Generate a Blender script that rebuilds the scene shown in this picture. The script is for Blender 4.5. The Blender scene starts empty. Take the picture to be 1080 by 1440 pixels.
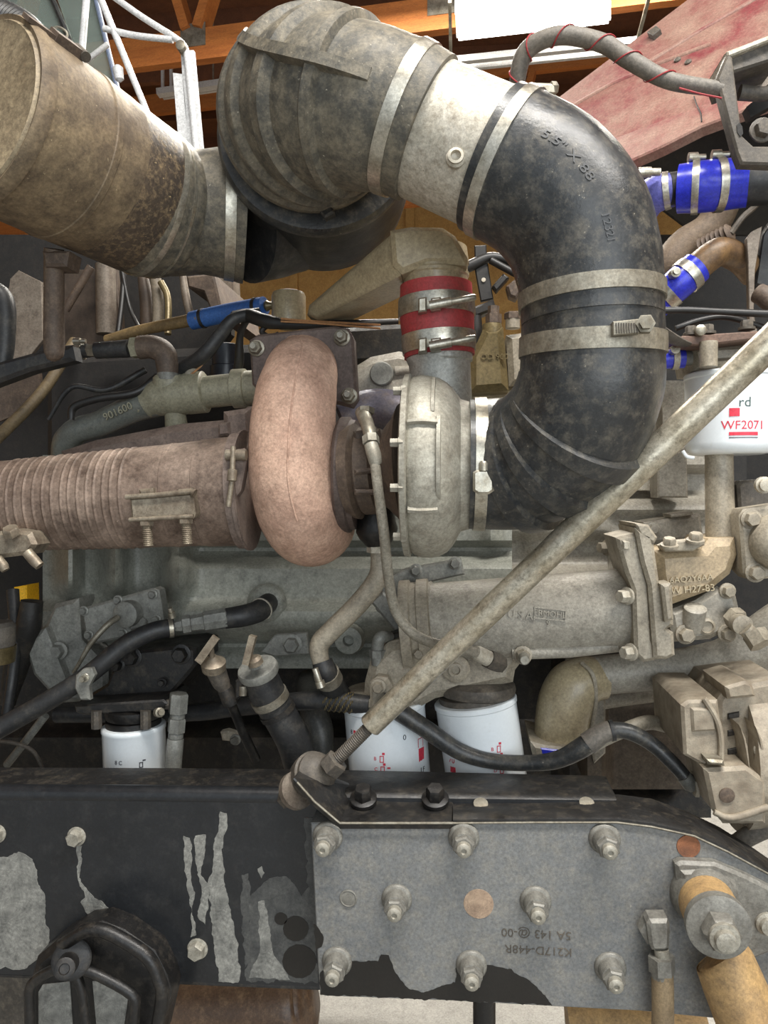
import bpy, bmesh, math, random
from mathutils import Vector, Matrix, Euler
random.seed(7)
scene = bpy.context.scene
COL = scene.collection

# ------------------------------------------------------------------ camera, world, light
F = 1080.0                                   # focal length in pixels of the 1080x1440 frame
CAM = Vector((0.0, 0.0, 1.40))
ROT = Euler((math.radians(90 - 1.6), 0, math.radians(5.8)), 'XYZ')
cam_data = bpy.data.cameras.new('camera')
cam_data.sensor_fit = 'VERTICAL'; cam_data.sensor_height = 36.0; cam_data.lens = 36.0 * F / 1440.0
cam_data.clip_start = 0.02
cam = bpy.data.objects.new('camera', cam_data)
cam.location = CAM; cam.rotation_euler = ROT
COL.objects.link(cam); scene.camera = cam

world = bpy.data.worlds.new('daylight'); scene.world = world
world.use_nodes = True
bg = world.node_tree.nodes['Background']
bg.inputs[0].default_value = (0.86, 0.94, 1.0, 1); bg.inputs[1].default_value = 0.30

def area_light(name, loc, rot, sx, sy, watts, col):
    l = bpy.data.lights.new(name, 'AREA'); l.shape = 'RECTANGLE'; l.size = sx; l.size_y = sy
    l.energy = watts; l.color = col
    o = bpy.data.objects.new(name, l); o.location = loc; o.rotation_euler = rot
    COL.objects.link(o); return o
# daylight through the open shop door behind the photographer, and the strip lamps overhead
area_light('door_daylight', (1.5, -2.9, 2.0), (math.radians(84), 0, math.radians(22)), 3.6, 2.6, 58, (0.90, 0.96, 1.0))
area_light('overhead_strip_light', (0.75, 0.10, 3.60), (math.radians(8), 0, math.radians(6)), 2.4, 0.35, 92, (1.0, 0.97, 0.92))
area_light('far_strip_light', (0.3, 3.0, 3.60), (0, 0, math.radians(6)), 2.4, 0.4, 120, (1.0, 0.95, 0.86))
vs = scene.view_settings
vs.view_transform = 'Standard'; vs.look = 'None'; vs.gamma = 1.0; vs.use_curve_mapping = False
vs.exposure = 0.80

# ------------------------------------------------------------------ helpers: space
RM = ROT.to_matrix()
def ray(px, py): return RM @ Vector(((px - 540) / F, -(py - 720) / F, -1.0))
def P(px, py, d):                            # the point on the line of sight that lies d metres into the bay
    v = ray(px, py); return CAM + v * (d / v.y)
def PZ(px, py, z):                           # the point on the line of sight at height z
    v = ray(px, py); return CAM + v * ((z - CAM.z) / v.z)
def S(d): return d / F                       # metres per pixel at depth d
X = Vector((1, 0, 0)); Y = Vector((0, 1, 0)); Z = Vector((0, 0, 1))

def smooth_path(pts, k=6):
    """pts: (px,py,d,rpx) control points -> dense list of (Vector, radius)."""
    c = [(P(p[0], p[1], p[2]), p[3] * S(p[2])) for p in pts]
    return catmull(c, k)
def catmull(c, k=6):
    if len(c) < 3 or k <= 1: 
        if k <= 1: return c
        (a, ra), (b, rb) = c
        return [(a.lerp(b, i / k), ra + (rb - ra) * i / k) for i in range(k + 1)]
    out = []
    for i in range(len(c) - 1):
        p0 = c[max(i - 1, 0)]; p1 = c[i]; p2 = c[i + 1]; p3 = c[min(i + 2, len(c) - 1)]
        if i == 0: p0 = (p1[0] * 2 - p2[0], p1[1])
        if i == len(c) - 2: p3 = (p2[0] * 2 - p1[0], p2[1])
        for j in range(k):
            t = j / k; t2 = t * t; t3 = t2 * t
            f = lambda a, b, e, g: 0.5 * ((2 * b) + (e - a) * t + (2 * a - 5 * b + 4 * e - g) * t2 + (3 * b - a - 3 * e + g) * t3)
            out.append((f(p0[0], p1[0], p2[0], p3[0]), p1[1] + (p2[1] - p1[1]) * (t2 * (3 - 2 * t))))
    out.append(c[-1]); return out
def at(pa, u):
    """point, tangent, radius at fraction u of a dense path"""
    f = u * (len(pa) - 1); i = min(int(f), len(pa) - 2); t = f - i
    p = pa[i][0].lerp(pa[i + 1][0], t)
    def tan(j):
        return (pa[min(j + 1, len(pa) - 1)][0] - pa[max(j - 1, 0)][0]).normalized()
    return p, tan(i).lerp(tan(i + 1), t).normalized(), pa[i][1] + (pa[i + 1][1] - pa[i][1]) * t
def sub(pa, u0, u1, n=6, dr=0.0, flat=False):
    pts = [at(pa, u0 + (u1 - u0) * i / n) for i in range(n + 1)]
    return [(p, r + dr) for p, t, r in pts]
def frame_for(t):
    up = Z if abs(t.z) < 0.92 else Vector((0, -1, 0))
    s = t.cross(up).normalized(); return s, s.cross(t).normalized()

# ------------------------------------------------------------------ helpers: mesh
class MB:
    def __init__(self): self.v = []; self.f = []
    def ring(self, ps): 
        i = len(self.v); self.v += ps; return list(range(i, i + len(ps)))
    def bridge(self, a, b):
        n = len(a)
        for i in range(n): self.f.append((a[i], a[(i + 1) % n], b[(i + 1) % n], b[i]))
    def sweep(self, pa, n=20, cap=True, sq=(1, 1), up=None, tans=None, twist=0.0):
        """tube along (point, radius) pairs; sq squashes side / up; up fixes the section's up"""
        m = len(pa); prev = None; last_s = None
        for i, (p, r) in enumerate(pa):
            t = tans if tans is not None else (pa[min(i + 1, m - 1)][0] - pa[max(i - 1, 0)][0]).normalized()
            if up is not None: s = t.cross(up).normalized()
            elif last_s is None: s = frame_for(t)[0]
            else: s = (last_s - t * last_s.dot(t)).normalized()
            last_s = s; w = s.cross(t).normalized()
            ps = []
            for k in range(n):
                a = 2 * math.pi * k / n + twist
                ps.append(p + s * (math.cos(a) * r * sq[0]) + w * (math.sin(a) * r * sq[1]))
            cur = self.ring(ps)
            if prev: self.bridge(prev, cur)
            elif cap: self.f.append(tuple(cur))
            prev = cur
        if cap: self.f.append(tuple(prev))
        return self
    def lathe(self, a, axis, prof, n=24, twist=0.0):
        """prof: (distance along axis, radius)"""
        axis = axis.normalized()
        return self.sweep([(a + axis * t, max(r, 1e-5)) for t, r in prof], n=n, tans=axis, twist=twist)
    def prism(self, poly, d, th, bev=0.0, vec=None):
        """poly: (px,py[,d]) outline at depth d, pushed th metres away from the viewer; bev metres of chamfer"""
        f = [P(p[0], p[1], p[2] if len(p) > 2 else d) for p in poly]
        return self.slab(f, vec if vec is not None else Y * th, bev)
    def slab(self, f, vec, bev=0.0):
        n = len(f)
        nrm = Vector((0, 0, 0))
        for i in range(n): nrm += f[i].cross(f[(i + 1) % n]) 
        nrm.normalize()
        back = self.ring([p + vec for p in f])
        if bev > 0:
            ins = []
            for i in range(n):
                e0 = (f[i] - f[i - 1]).normalized(); e1 = (f[(i + 1) % n] - f[i]).normalized()
                n0 = nrm.cross(e0); n1 = nrm.cross(e1)
                b = (n0 + n1); 
                L = max(b.length, 0.6); b.normalize()
                cc = e0.cross(e1).dot(nrm) < 0
                ins.append(f[i] + b * (bev * min(2 / L, 1.0 if cc else 1.8)))
            mid = self.ring([p + vec.normalized() * bev for p in f]); fr = self.ring(ins)
            self.bridge(back, mid); self.bridge(mid, fr)
        else:
            fr = self.ring(list(f)); self.bridge(back, fr)
        self.f.append(tuple(fr)); self.f.append(tuple(back)); return self
    def box(self, c, sx, sy, sz, m=None):
        m = m or Matrix.Identity(3)
        q = [c + m @ Vector((a * sx / 2, b * sy / 2, e * sz / 2)) for e in (-1, 1) for a, b in ((-1, -1), (1, -1), (1, 1), (-1, 1))]
        r0 = self.ring(q[:4]); r1 = self.ring(q[4:]); self.bridge(r0, r1); self.f += [tuple(r0), tuple(r1)]; return self
    def bar(self, a, b, w, h, up=Z):
        t = (b - a).normalized(); s = t.cross(up).normalized(); u = s.cross(t).normalized()
        r = [self.ring([p + s * (x * w / 2) + u * (y * h / 2) for x, y in ((-1, -1), (1, -1), (1, 1), (-1, 1))]) for p in (a, b)]
        self.bridge(*r); self.f += [tuple(r[0]), tuple(r[1])]; return self
    def hexa(self, a, axis, r, h, twist=0.0):
        return self.lathe(a, axis, [(0, r), (h * .82, r), (h, r * .86)], n=6, twist=twist)
    def grid(self, fn, nx, ny, back=0.15):
        g = [[fn(i / nx, j / ny) for i in range(nx + 1)] for j in range(ny + 1)]
        ids = [self.ring(row) for row in g]
        for j in range(ny):
            for i in range(nx): self.f.append((ids[j][i], ids[j][i + 1], ids[j + 1][i + 1], ids[j + 1][i]))
        if back:
            edge = ids[0][:-1] + [r[-1] for r in ids[:-1]] + ids[-1][::-1][:-1] + [r[0] for r in ids[::-1][:-1]]
            b = self.ring([self.v[k] + Y * back for k in edge]); self.bridge(edge, b); self.f.append(tuple(b))
        return self
    def strip(self, pa, ang, u0, u1, w, h, n=10, taper=True):
        """a moulded rib lying along a swept tube at angle ang (0 = towards the viewer, + = up)"""
        prev = None
        for i in range(n + 1):
            u = u0 + (u1 - u0) * i / n
            p, t, r = at(pa, u)
            fwd = (-Y - t * (-Y).dot(t)).normalized(); upv = fwd.cross(t).normalized()
            if upv.z < 0: upv = -upv
            o = fwd * math.cos(ang) + upv * math.sin(ang); s = t.cross(o).normalized()
            e = min(1, 4 * min(i, n - i) / n + 0.12) if taper else 1
            cur = self.ring([p + o * (r - 0.002) - s * w / 2, p + o * (r + h * e) - s * w * .38, p + o * (r + h * e) + s * w * .38, p + o * (r - 0.002) + s * w / 2])
            if prev: self.bridge(prev, cur)
            else: self.f.append(tuple(cur))
            prev = cur
        self.f.append(tuple(prev)); return self

def make_obj(name, mb, mat, smooth=True, ang=38):
    me = bpy.data.meshes.new(name)
    c = sum(mb.v, Vector()) / len(mb.v)
    lo = Vector([min(v[i] for v in mb.v) for i in range(3)]); hi = Vector([max(v[i] for v in mb.v) for i in range(3)])
    c = (lo + hi) / 2
    me.from_pydata([v - c for v in mb.v], [], mb.f)
    bm = bmesh.new(); bm.from_mesh(me)
    bmesh.ops.recalc_face_normals(bm, faces=bm.faces); bm.to_mesh(me); bm.free()
    me.materials.append(mat)
    if smooth:
        me.shade_smooth(); me.set_sharp_from_angle(angle=math.radians(ang))
    o = bpy.data.objects.new(name, me); COL.objects.link(o); o.location = c
    o['_lo'] = list(lo); o['_hi'] = list(hi)
    return o
def tag(o, label=None, cat=None, group=None, kind=None):
    for k, v in (('label', label), ('category', cat), ('group', group), ('kind', kind)):
        if v: o[k] = v
    return o
def clean(o):
    for k in ('_lo', '_hi'):
        if k in o: del o[k]
class Thing:
    def __init__(self, name, label, cat=None, group=None, kind=None):
        self.e = bpy.data.objects.new(name, None); COL.objects.link(self.e); self.e.empty_display_size = 0.02
        tag(self.e, label, cat, group, kind); self.parts = []
    def add(self, name, mb, mat, parent=None, label=None, smooth=True, ang=38, kind=None):
        o = make_obj(name, mb, mat, smooth, ang); self.parts.append((o, parent)); tag(o, label, kind=kind); return o
    def copyof(self, src, offset, parent=None):
        o = src.copy(); COL.objects.link(o); o.parent = None
        o['_lo'] = list(Vector(src['_lo']) + offset); o['_hi'] = list(Vector(src['_hi']) + offset)
        o.location = (Vector(src['_lo']) + Vector(src['_hi'])) / 2 + offset
        self.parts.append((o, parent)); return o
    def done(self):
        lo = [min(o['_lo'][i] for o, p in self.parts) for i in range(3)]; hi = [max(o['_hi'][i] for o, p in self.parts) for i in range(3)]
        base = Vector(((lo[0] + hi[0]) / 2, (lo[1] + hi[1]) / 2, lo[2])); self.e.location = base
        wl = {o.name: Vector(o.location) for o, p in self.parts}
        for o, p in self.parts:
            o.parent = p if p else self.e
            o.location = wl[o.name] - (wl[p.name] if p else base)
        for o, p in self.parts: clean(o)
        return self.e
def one(name, mb, mat, label, cat, group=None, kind=None, smooth=True, ang=38):
    o = make_obj(name, mb, mat, smooth, ang); clean(o); return tag(o, label, cat, group, kind)
def struct(name, mb, mat, smooth=False, label=None):
    o = make_obj(name, mb, mat, smooth); clean(o); return tag(o, label, kind='structure')

def jag(poly, per=14.0, amp=3.0, seed=1):
    rnd = random.Random(seed); out = []
    n = len(poly)
    for i in range(n):
        a = poly[i]; b = poly[(i + 1) % n]; L = math.hypot(b[0] - a[0], b[1] - a[1]); k = max(1, int(L / per))
        for j in range(k):
            t = j / k; q = amp if j else amp * .4
            out.append((a[0] + (b[0] - a[0]) * t + rnd.uniform(-q, q), a[1] + (b[1] - a[1]) * t + rnd.uniform(-q, q)))
    return out

def text_mb(s, size, fn, extrude=0.0004):
    """letters as a mesh; fn maps (x, y, z) of the flat text (centred) to a world point"""
    cu = bpy.data.curves.new('t', 'FONT'); cu.body = s; cu.size = size; cu.extrude = extrude; cu.align_x = 'CENTER'; cu.align_y = 'CENTER'
    cu.resolution_u = 3
    o = bpy.data.objects.new('t', cu); COL.objects.link(o)
    dg = bpy.context.evaluated_depsgraph_get(); me = o.evaluated_get(dg).to_mesh()
    mb = MB(); mb.v = [fn(*v.co) for v in me.vertices]; mb.f = [tuple(p.vertices) for p in me.polygons]
    o.evaluated_get(dg).to_mesh_clear(); bpy.data.objects.remove(o); bpy.data.curves.remove(cu)
    return mb
def on_cyl(c, r, a0, zc, roll=0.0):
    """maps flat text on a standing cylinder around c: a0 turns from the viewer's side, zc is the height"""
    def fn(x, y, z):
        a = a0 + x / r; return Vector((c.x + math.sin(a) * (r + z + .0004), c.y - math.cos(a) * (r + z + .0004), zc + y))
    return fn

# ------------------------------------------------------------------ materials
def lin(c):
    return tuple(((x / 255) / 12.92 if x <= 10 else ((x / 255 + .055) / 1.055) ** 2.4) for x in c) + (1,)
def MAT(name, c, c2=None, dirt=None, damt=0.5, scale=9.0, dscale=22.0, rough=0.55, r2=None, metal=0.0, bump=0.15, bscale=140.0, spots=None, samt=0.6, sscale=160, coat=0.0, contrast=0.18, stretch=None, emis=None, bdist=0.002, grain=0.30):
    m = bpy.data.materials.new(name); m.use_nodes = True
    nt = m.node_tree; N = nt.nodes; L = nt.links; b = N['Principled BSDF']
    co = N.new('ShaderNodeTexCoord'); src = co.outputs['Object']
    if stretch:
        mp = N.new('ShaderNodeMapping'); mp.inputs['Scale'].default_value = stretch; L.new(src, mp.inputs['Vector']); src = mp.outputs['Vector']
    def noise(sc, det=5, rough_=.6):
        n = N.new('ShaderNodeTexNoise'); n.inputs['Scale'].default_value = sc; n.inputs['Detail'].default_value = det; n.inputs['Roughness'].default_value = rough_
        L.new(src, n.inputs['Vector']); return n.outputs['Fac']
    def ramp(s, a, e):
        r = N.new('ShaderNodeMapRange'); r.inputs['From Min'].default_value = a; r.inputs['From Max'].default_value = e
        L.new(s, r.inputs['Value']); return r.outputs['Result']
    def mix(fac, a, c_):
        x = N.new('ShaderNodeMix'); x.data_type = 'RGBA'
        if isinstance(fac, (int, float)): x.inputs[0].default_value = fac
        else: L.new(fac, x.inputs[0])
        for k, q in ((6, a), (7, c_)):
            if isinstance(q, tuple): x.inputs[k].default_value = q
            else: L.new(q, x.inputs[k])
        return x.outputs[2]
    col = lin(c)
    if c2: col = mix(ramp(noise(scale), .5 - contrast, .5 + contrast), lin(c), lin(c2))
    dfac = None
    if dirt:
        t = 0.72 - 0.42 * damt
        dfac = ramp(noise(dscale * 2.2, 10, .74), t - .10, t + .26); col = mix(dfac, col, lin(dirt))
    if spots:
        t = 0.80 - 0.25 * samt
        col = mix(ramp(noise(sscale, 4, .7), t - .02, t + .04), col, lin(spots))
    if grain:
        gx = N.new('ShaderNodeMix'); gx.data_type = 'RGBA'; gx.blend_type = 'MULTIPLY'; gx.inputs[0].default_value = 1.0
        gr = N.new('ShaderNodeMapRange'); gr.inputs['From Min'].default_value = .36; gr.inputs['From Max'].default_value = .64
        gr.inputs['To Min'].default_value = 1 - grain; gr.inputs['To Max'].default_value = 1 + grain * .7; gr.clamp = False
        L.new(noise(230, 6, .8), gr.inputs['Value'])
        cb = N.new('ShaderNodeCombineColor')
        for q in range(3): L.new(gr.outputs['Result'], cb.inputs[q])
        if isinstance(col, tuple): gx.inputs[6].default_value = col
        else: L.new(col, gx.inputs[6])
        L.new(cb.outputs[0], gx.inputs[7]); col = gx.outputs[2]
    if isinstance(col, tuple): b.inputs['Base Color'].default_value = col
    else: L.new(col, b.inputs['Base Color'])
    b.inputs['Metallic'].default_value = metal
    if r2 is not None:
        rr = ramp(noise(scale * 2.3, 6), .3, .7); mm = N.new('ShaderNodeMix'); L.new(rr, mm.inputs[0]); mm.inputs[2].default_value = rough; mm.inputs[3].default_value = r2; L.new(mm.outputs[0], b.inputs['Roughness'])
    else: b.inputs['Roughness'].default_value = rough
    if coat: b.inputs['Coat Weight'].default_value = coat; b.inputs['Coat Roughness'].default_value = .15
    if emis: b.inputs['Emission Color'].default_value = lin(emis[0]); b.inputs['Emission Strength'].default_value = emis[1]
    if bump:
        bp = N.new('ShaderNodeBump'); bp.inputs['Strength'].default_value = bump; bp.inputs['Distance'].default_value = bdist
        L.new(noise(bscale, 6, .65), bp.inputs['Height']); L.new(bp.outputs['Normal'], b.inputs['Normal'])
    return m

rubber = MAT('black_rubber', (40, 42, 44), (54, 55, 55), dirt=(112, 106, 94), damt=.36, scale=11, dscale=24, rough=.26, r2=.48, bump=.25, spots=(170, 163, 148), samt=.42, sscale=210)
rubber_clean = MAT('black_rubber_clean', (34, 35, 37), (48, 48, 48), dirt=(88, 84, 76), damt=.3, rough=.38, r2=.6, bump=.15)
rubber_dusty = MAT('dusty_rubber', (66, 65, 60), (92, 87, 76), dirt=(140, 130, 110), damt=.5, scale=9, dscale=24, rough=.5, r2=.72, bump=.3, spots=(176, 168, 150), samt=.5, sscale=190)
band_steel = MAT('band_steel', (206, 202, 190), (172, 166, 150), dirt=(120, 108, 88), damt=.32, scale=26, rough=.28, r2=.45, metal=.85, bump=.05)
dull_steel = MAT('dull_steel', (165, 160, 146), (132, 125, 110), dirt=(92, 82, 68), damt=.4, scale=30, rough=.4, r2=.6, metal=.6, bump=.15)
zinc = MAT('zinc_rod', (196, 189, 172), (164, 154, 132), dirt=(56, 49, 40), damt=.30, scale=22, dscale=40, rough=.24, r2=.40, metal=.6, bump=.15)
galv = MAT('galvanised_tube', (208, 202, 188), (184, 177, 160), dirt=(136, 124, 106), damt=.48, scale=14, dscale=46, rough=.45, r2=.62, metal=.25, bump=.2, spots=(120, 106, 86), samt=.35, sscale=120)
canister_m = MAT('rusty_canister', (148, 130, 102), (108, 92, 72), dirt=(58, 48, 40), damt=.56, scale=11, dscale=12, rough=.5, r2=.75, metal=.1, bump=.35, spots=(196, 178, 142), samt=.42, sscale=120)
cap_m = MAT('canister_cap', (166, 150, 122), (136, 120, 94), dirt=(84, 72, 58), damt=.5, scale=10, dscale=34, rough=.6, bump=.3, spots=(206, 190, 156), samt=.4, sscale=130)
canister_dark = MAT('burnt_canister', (84, 72, 60), (52, 46, 42), dirt=(168, 144, 108), damt=.34, scale=10, dscale=50, rough=.5, bump=.35, spots=(196, 172, 128), samt=.5, sscale=170)
tan = MAT('tan_paint', (172, 158, 128), (158, 144, 116), dirt=(120, 106, 84), damt=.25, scale=12, rough=.3, r2=.42, bump=.08, coat=.2)
tan_dirty = MAT('dirty_tan_paint', (168, 159, 142), (146, 137, 120), dirt=(96, 88, 76), damt=.36, scale=10, rough=.42, r2=.6, bump=.35, bscale=90)
block_lit_tan = MAT('block_lit_tan', (172, 166, 152), (152, 146, 134), dirt=(106, 100, 90), damt=.35, scale=8, rough=.38, r2=.55, bump=.4, bscale=110, bdist=.003)  # engine paint in its lit tone: warm light put into the colour
block_shade_grey = MAT('block_shade_grey', (150, 151, 140), (130, 131, 122), dirt=(86, 86, 80), damt=.34, scale=8, rough=.35, r2=.5, bump=.3, bscale=110)  # the same engine paint with shade put into the colour
iron_grey = MAT('grey_iron', (142, 142, 135), (120, 120, 114), dirt=(76, 75, 71), damt=.38, scale=14, rough=.42, r2=.6, metal=.15, bump=.25)
iron_dark = MAT('dark_greasy_iron', (38, 36, 33), (25, 24, 23), dirt=(84, 75, 63), damt=.34, scale=9, dscale=17, rough=.45, r2=.7, bump=.4)
iron_brown = MAT('brown_iron', (92, 78, 66), (72, 60, 52), dirt=(124, 106, 88), damt=.4, scale=12, rough=.55, r2=.75, bump=.35)
turbine_m = MAT('heated_turbine_iron', (206, 172, 150), (186, 150, 130), dirt=(134, 102, 84), damt=.42, scale=12, dscale=15, rough=.7, bump=.5, bscale=70, bdist=.003, spots=(120, 84, 66), samt=.08, sscale=24)
exhaust_m = MAT('rusty_exhaust', (170, 150, 134), (140, 120, 106), dirt=(66, 50, 40), damt=.72, scale=14, dscale=9, rough=.5, r2=.75, metal=.2, bump=.3, spots=(196, 172, 154), samt=.3, sscale=60)
manifold_m = MAT('rusty_manifold', (126, 110, 100), (106, 92, 84), dirt=(70, 56, 50), damt=.4, scale=16, rough=.65, bump=.4)
flange_m = MAT('rusty_flange', (104, 90, 84), (86, 74, 68), dirt=(60, 50, 46), damt=.4, scale=18, rough=.6, bump=.4, metal=.2)
alu = MAT('cast_aluminium', (174, 170, 156), (152, 148, 136), dirt=(112, 104, 90), damt=.46, scale=9, dscale=14, rough=.45, r2=.62, metal=.3, bump=.3, bscale=90)
alu_light = MAT('bare_aluminium', (184, 184, 178), (166, 166, 160), dirt=(140, 134, 122), damt=.3, scale=12, rough=.4, r2=.55, metal=.4, bump=.2)
red_sil = MAT('red_silicone', (176, 66, 66), (156, 54, 56), dirt=(120, 74, 66), damt=.3, rough=.5, r2=.65, bump=.15)
blue_sil = MAT('blue_silicone', (40, 50, 190), (52, 60, 200), dirt=(70, 74, 150), damt=.15, rough=.28, bump=.05)
blue_pale = MAT('faded_blue_silicone', (112, 114, 190), (96, 98, 176), dirt=(120, 116, 150), damt=.3, rough=.5, bump=.15)
blue_hose = MAT('blue_hose', (62, 110, 180), (52, 94, 160), dirt=(80, 96, 120), damt=.2, rough=.45, bump=.1)
white_can = MAT('white_filter_paint', (232, 238, 240), (226, 232, 236), dirt=(206, 208, 204), damt=.12, rough=.28, bump=0, coat=.3, grain=.03)
red_ink = MAT('red_ink', (206, 52, 72), rough=.5, bump=0)
dark_ink = MAT('dark_ink', (58, 58, 64), rough=.5, bump=0)
frame_grey = MAT('frame_grey', (122, 123, 122), (104, 106, 107), dirt=(140, 136, 126), damt=.42, scale=7, dscale=30, rough=.42, r2=.6, metal=.1, bump=.12, spots=(160, 156, 146), samt=.3, sscale=120)
frame_black = MAT('frame_black', (21, 23, 26), (29, 31, 34), dirt=(50, 50, 50), damt=.28, scale=8, rough=.32, r2=.5, bump=.1, coat=.2)
scuff_m = MAT('bare_scuff', (152, 151, 144), (116, 116, 111), dirt=(68, 68, 66), damt=.5, scale=26, dscale=30, rough=.6, bump=.2)
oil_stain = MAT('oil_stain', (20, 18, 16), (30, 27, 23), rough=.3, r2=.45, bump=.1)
rust_m = MAT('rust', (150, 98, 66), (116, 74, 52), dirt=(84, 60, 46), damt=.4, scale=30, rough=.8, bump=.4)
stud_m = MAT('dusty_stud', (172, 168, 156), (140, 136, 124), dirt=(104, 98, 86), damt=.4, scale=60, dscale=70, rough=.5, metal=.25, bump=.3)
washer_m = MAT('grey_washer', (134, 132, 124), (114, 112, 106), dirt=(90, 86, 78), damt=.4, scale=40, rough=.5, metal=.2, bump=.2)
black_cast = MAT('black_casting', (26, 25, 24), (19, 18, 18), dirt=(74, 68, 60), damt=.3, scale=12, rough=.3, r2=.55, bump=.3)
black_plate = MAT('oily_black_plate', (34, 33, 32), (25, 24, 24), spots=(150, 140, 122), samt=.28, sscale=260, dirt=(82, 75, 64), damt=.30, scale=12, dscale=22, rough=.3, r2=.6, bump=.25)
orange_m = MAT('ochre_shock_paint', (184, 152, 104), (168, 134, 88), dirt=(122, 102, 78), damt=.45, scale=10, rough=.5, r2=.65, bump=.15)
brass = MAT('olive_brass', (124, 110, 78), (104, 92, 62), dirt=(70, 62, 44), damt=.3, scale=18, rough=.38, metal=.35, bump=.2)
hood_red = MAT('dusty_red_hood', (120, 54, 57), (132, 92, 82), dirt=(156, 130, 114), damt=.54, scale=9, dscale=6, contrast=.10, rough=.55, bump=.2, spots=(200, 176, 164), samt=.3, sscale=60)
bracket_m = MAT('dirty_dark_steel', (88, 82, 74), (66, 61, 55), dirt=(122, 112, 98), damt=.36, scale=14, rough=.5, r2=.7, bump=.3)
weathered = MAT('weathered_steel', (158, 148, 130), (128, 116, 100), dirt=(84, 70, 58), damt=.42, scale=30, dscale=30, rough=.38, r2=.58, metal=.45, bump=.25)
chrome = MAT('chrome', (220, 222, 226), rough=.12, metal=1, bump=0)
white_paint = MAT('white_tube_paint', (214, 214, 212), (196, 196, 196), rough=.4, bump=.05)
wood = MAT('truss_timber', (200, 124, 60), (178, 104, 48), dirt=(150, 84, 40), damt=.35, scale=7, dscale=14, rough=.7, bump=.2, stretch=(.25, 2.2, 2.2))
roof_wood = MAT('roof_sheathing', (124, 78, 50), (104, 64, 42), dirt=(84, 52, 36), damt=.4, scale=3, dscale=9, rough=.8, bump=.15)
osb = MAT('osb_wall', (214, 172, 104), (196, 152, 88), dirt=(176, 132, 74), damt=.4, scale=10, dscale=22, rough=.75, bump=.2)
concrete = MAT('concrete', (176, 174, 168), (160, 158, 152), dirt=(142, 140, 134), damt=.4, scale=5, dscale=16, rough=.7, bump=.15)
wire_black = MAT('black_wire', (30, 29, 28), (42, 40, 38), rough=.45, bump=.1)
wire_tan = MAT('copper_wire', (164, 120, 82), rough=.4, bump=0)
braid = MAT('braided_hose', (158, 152, 138), (132, 126, 112), dirt=(106, 98, 84), damt=.4, scale=60, dscale=120, rough=.6, bump=.6, bscale=420)
loom = MAT('dusty_loom', (112, 106, 98), (92, 87, 80), dirt=(134, 126, 114), damt=.4, rough=.6, bump=.4)
red_wire = MAT('red_wire', (150, 44, 48), rough=.5, bump=0)
firewall_m = MAT('dirty_firewall', (96, 82, 70), (70, 58, 48), dirt=(46, 38, 32), damt=.5, scale=8, dscale=13, rough=.5, metal=.2, bump=.3)
alu_panel = MAT('dirty_aluminium_panel', (136, 127, 115), (112, 100, 88), dirt=(72, 61, 52), damt=.40, scale=7, rough=.5, metal=.3, bump=.2)
yellow_m = MAT('yellow_paint', (240, 186, 40), rough=.5, bump=0)
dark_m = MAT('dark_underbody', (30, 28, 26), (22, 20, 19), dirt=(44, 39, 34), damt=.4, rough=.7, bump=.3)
lamp_m = MAT('lit_diffuser', (255, 252, 244), rough=.4, bump=0, grain=0, emis=((255, 250, 240), 9.0))
alt_m = MAT('dusty_cast_alloy', (170, 160, 142), (146, 135, 117), dirt=(100, 87, 72), damt=.52, scale=9, dscale=26, rough=.6, bump=.4, spots=(90, 78, 64), samt=.25, sscale=110)
glass_m = bpy.data.materials.new('tinted_glass'); glass_m.use_nodes = True
_b = glass_m.node_tree.nodes['Principled BSDF']; _b.inputs['Base Color'].default_value = lin((176, 190, 182)); _b.inputs['Transmission Weight'].default_value = .72; _b.inputs['Roughness'].default_value = .02; _b.inputs['IOR'].default_value = 1.2

# ------------------------------------------------------------------ helpers: fittings
def bolt(T, px, py, d, r, h=.010, axis=None, mat=None, washer=1.35, name='bolt', parent=None, tw=None, wt=.002):
    """hex-headed bolt with its washer; r in pixels"""
    ax = (axis or -Y).normalized(); mb = MB(); c = P(px, py, d); R = r * S(d)
    if washer: mb.lathe(c - ax * .002, ax, [(0, R * washer), (.002 + wt * .8, R * washer), (.002 + wt, R * washer * .94)], n=18)
    w0 = wt if washer else -0.002
    mb.hexa(c + ax * (w0 - .0005), ax, R, h, twist=random.uniform(0, 1) if tw is None else tw)
    return T.add(name, mb, mat or iron_grey, parent=parent)
def nut_stud(T, px, py, d, r, h, tip_r, tip_h, mat=None, washer=1.3, name='stud_nut', axis=None):
    ax = (axis or -Y).normalized(); c = P(px, py, d); R = r * S(d); mb = MB()
    mb.lathe(c - ax * .002, ax, [(0, R * washer), (.0045, R * washer), (.005, R * washer * .95)], n=20)
    mb.hexa(c + ax * .004, ax, R, h, twist=random.random())
    o = T.add(name, mb, mat or stud_m)
    t = MB().lathe(c + ax * (h), ax, [(0, tip_r * S(d)), (tip_h, tip_r * S(d)), (tip_h + .002, tip_r * S(d) * .8)], n=14)
    T.add('stud_tip', t, stud_m, parent=o); return o
def band(T, pa, u0, u1, dr=.0022, mat=None, name='hose_clamp', parent=None, n=40, lip=True):
    q = sub(pa, u0, u1, 4); rr = [r for p, r in q]
    mb = MB(); s = []
    s.append((q[0][0], rr[0] - .003)); s.append((q[0][0].lerp(q[1][0], .02), rr[0] + dr))
    s += [(p, r + dr) for p, r in q[1:-1]]
    s.append((q[-1][0].lerp(q[-2][0], .02), rr[-1] + dr)); s.append((q[-1][0], rr[-1] - .003))
    t = (q[-1][0] - q[0][0]).normalized()
    mb.sweep(s, n=n, tans=t)
    return T.add(name, mb, mat or band_steel, parent=parent)
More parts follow.
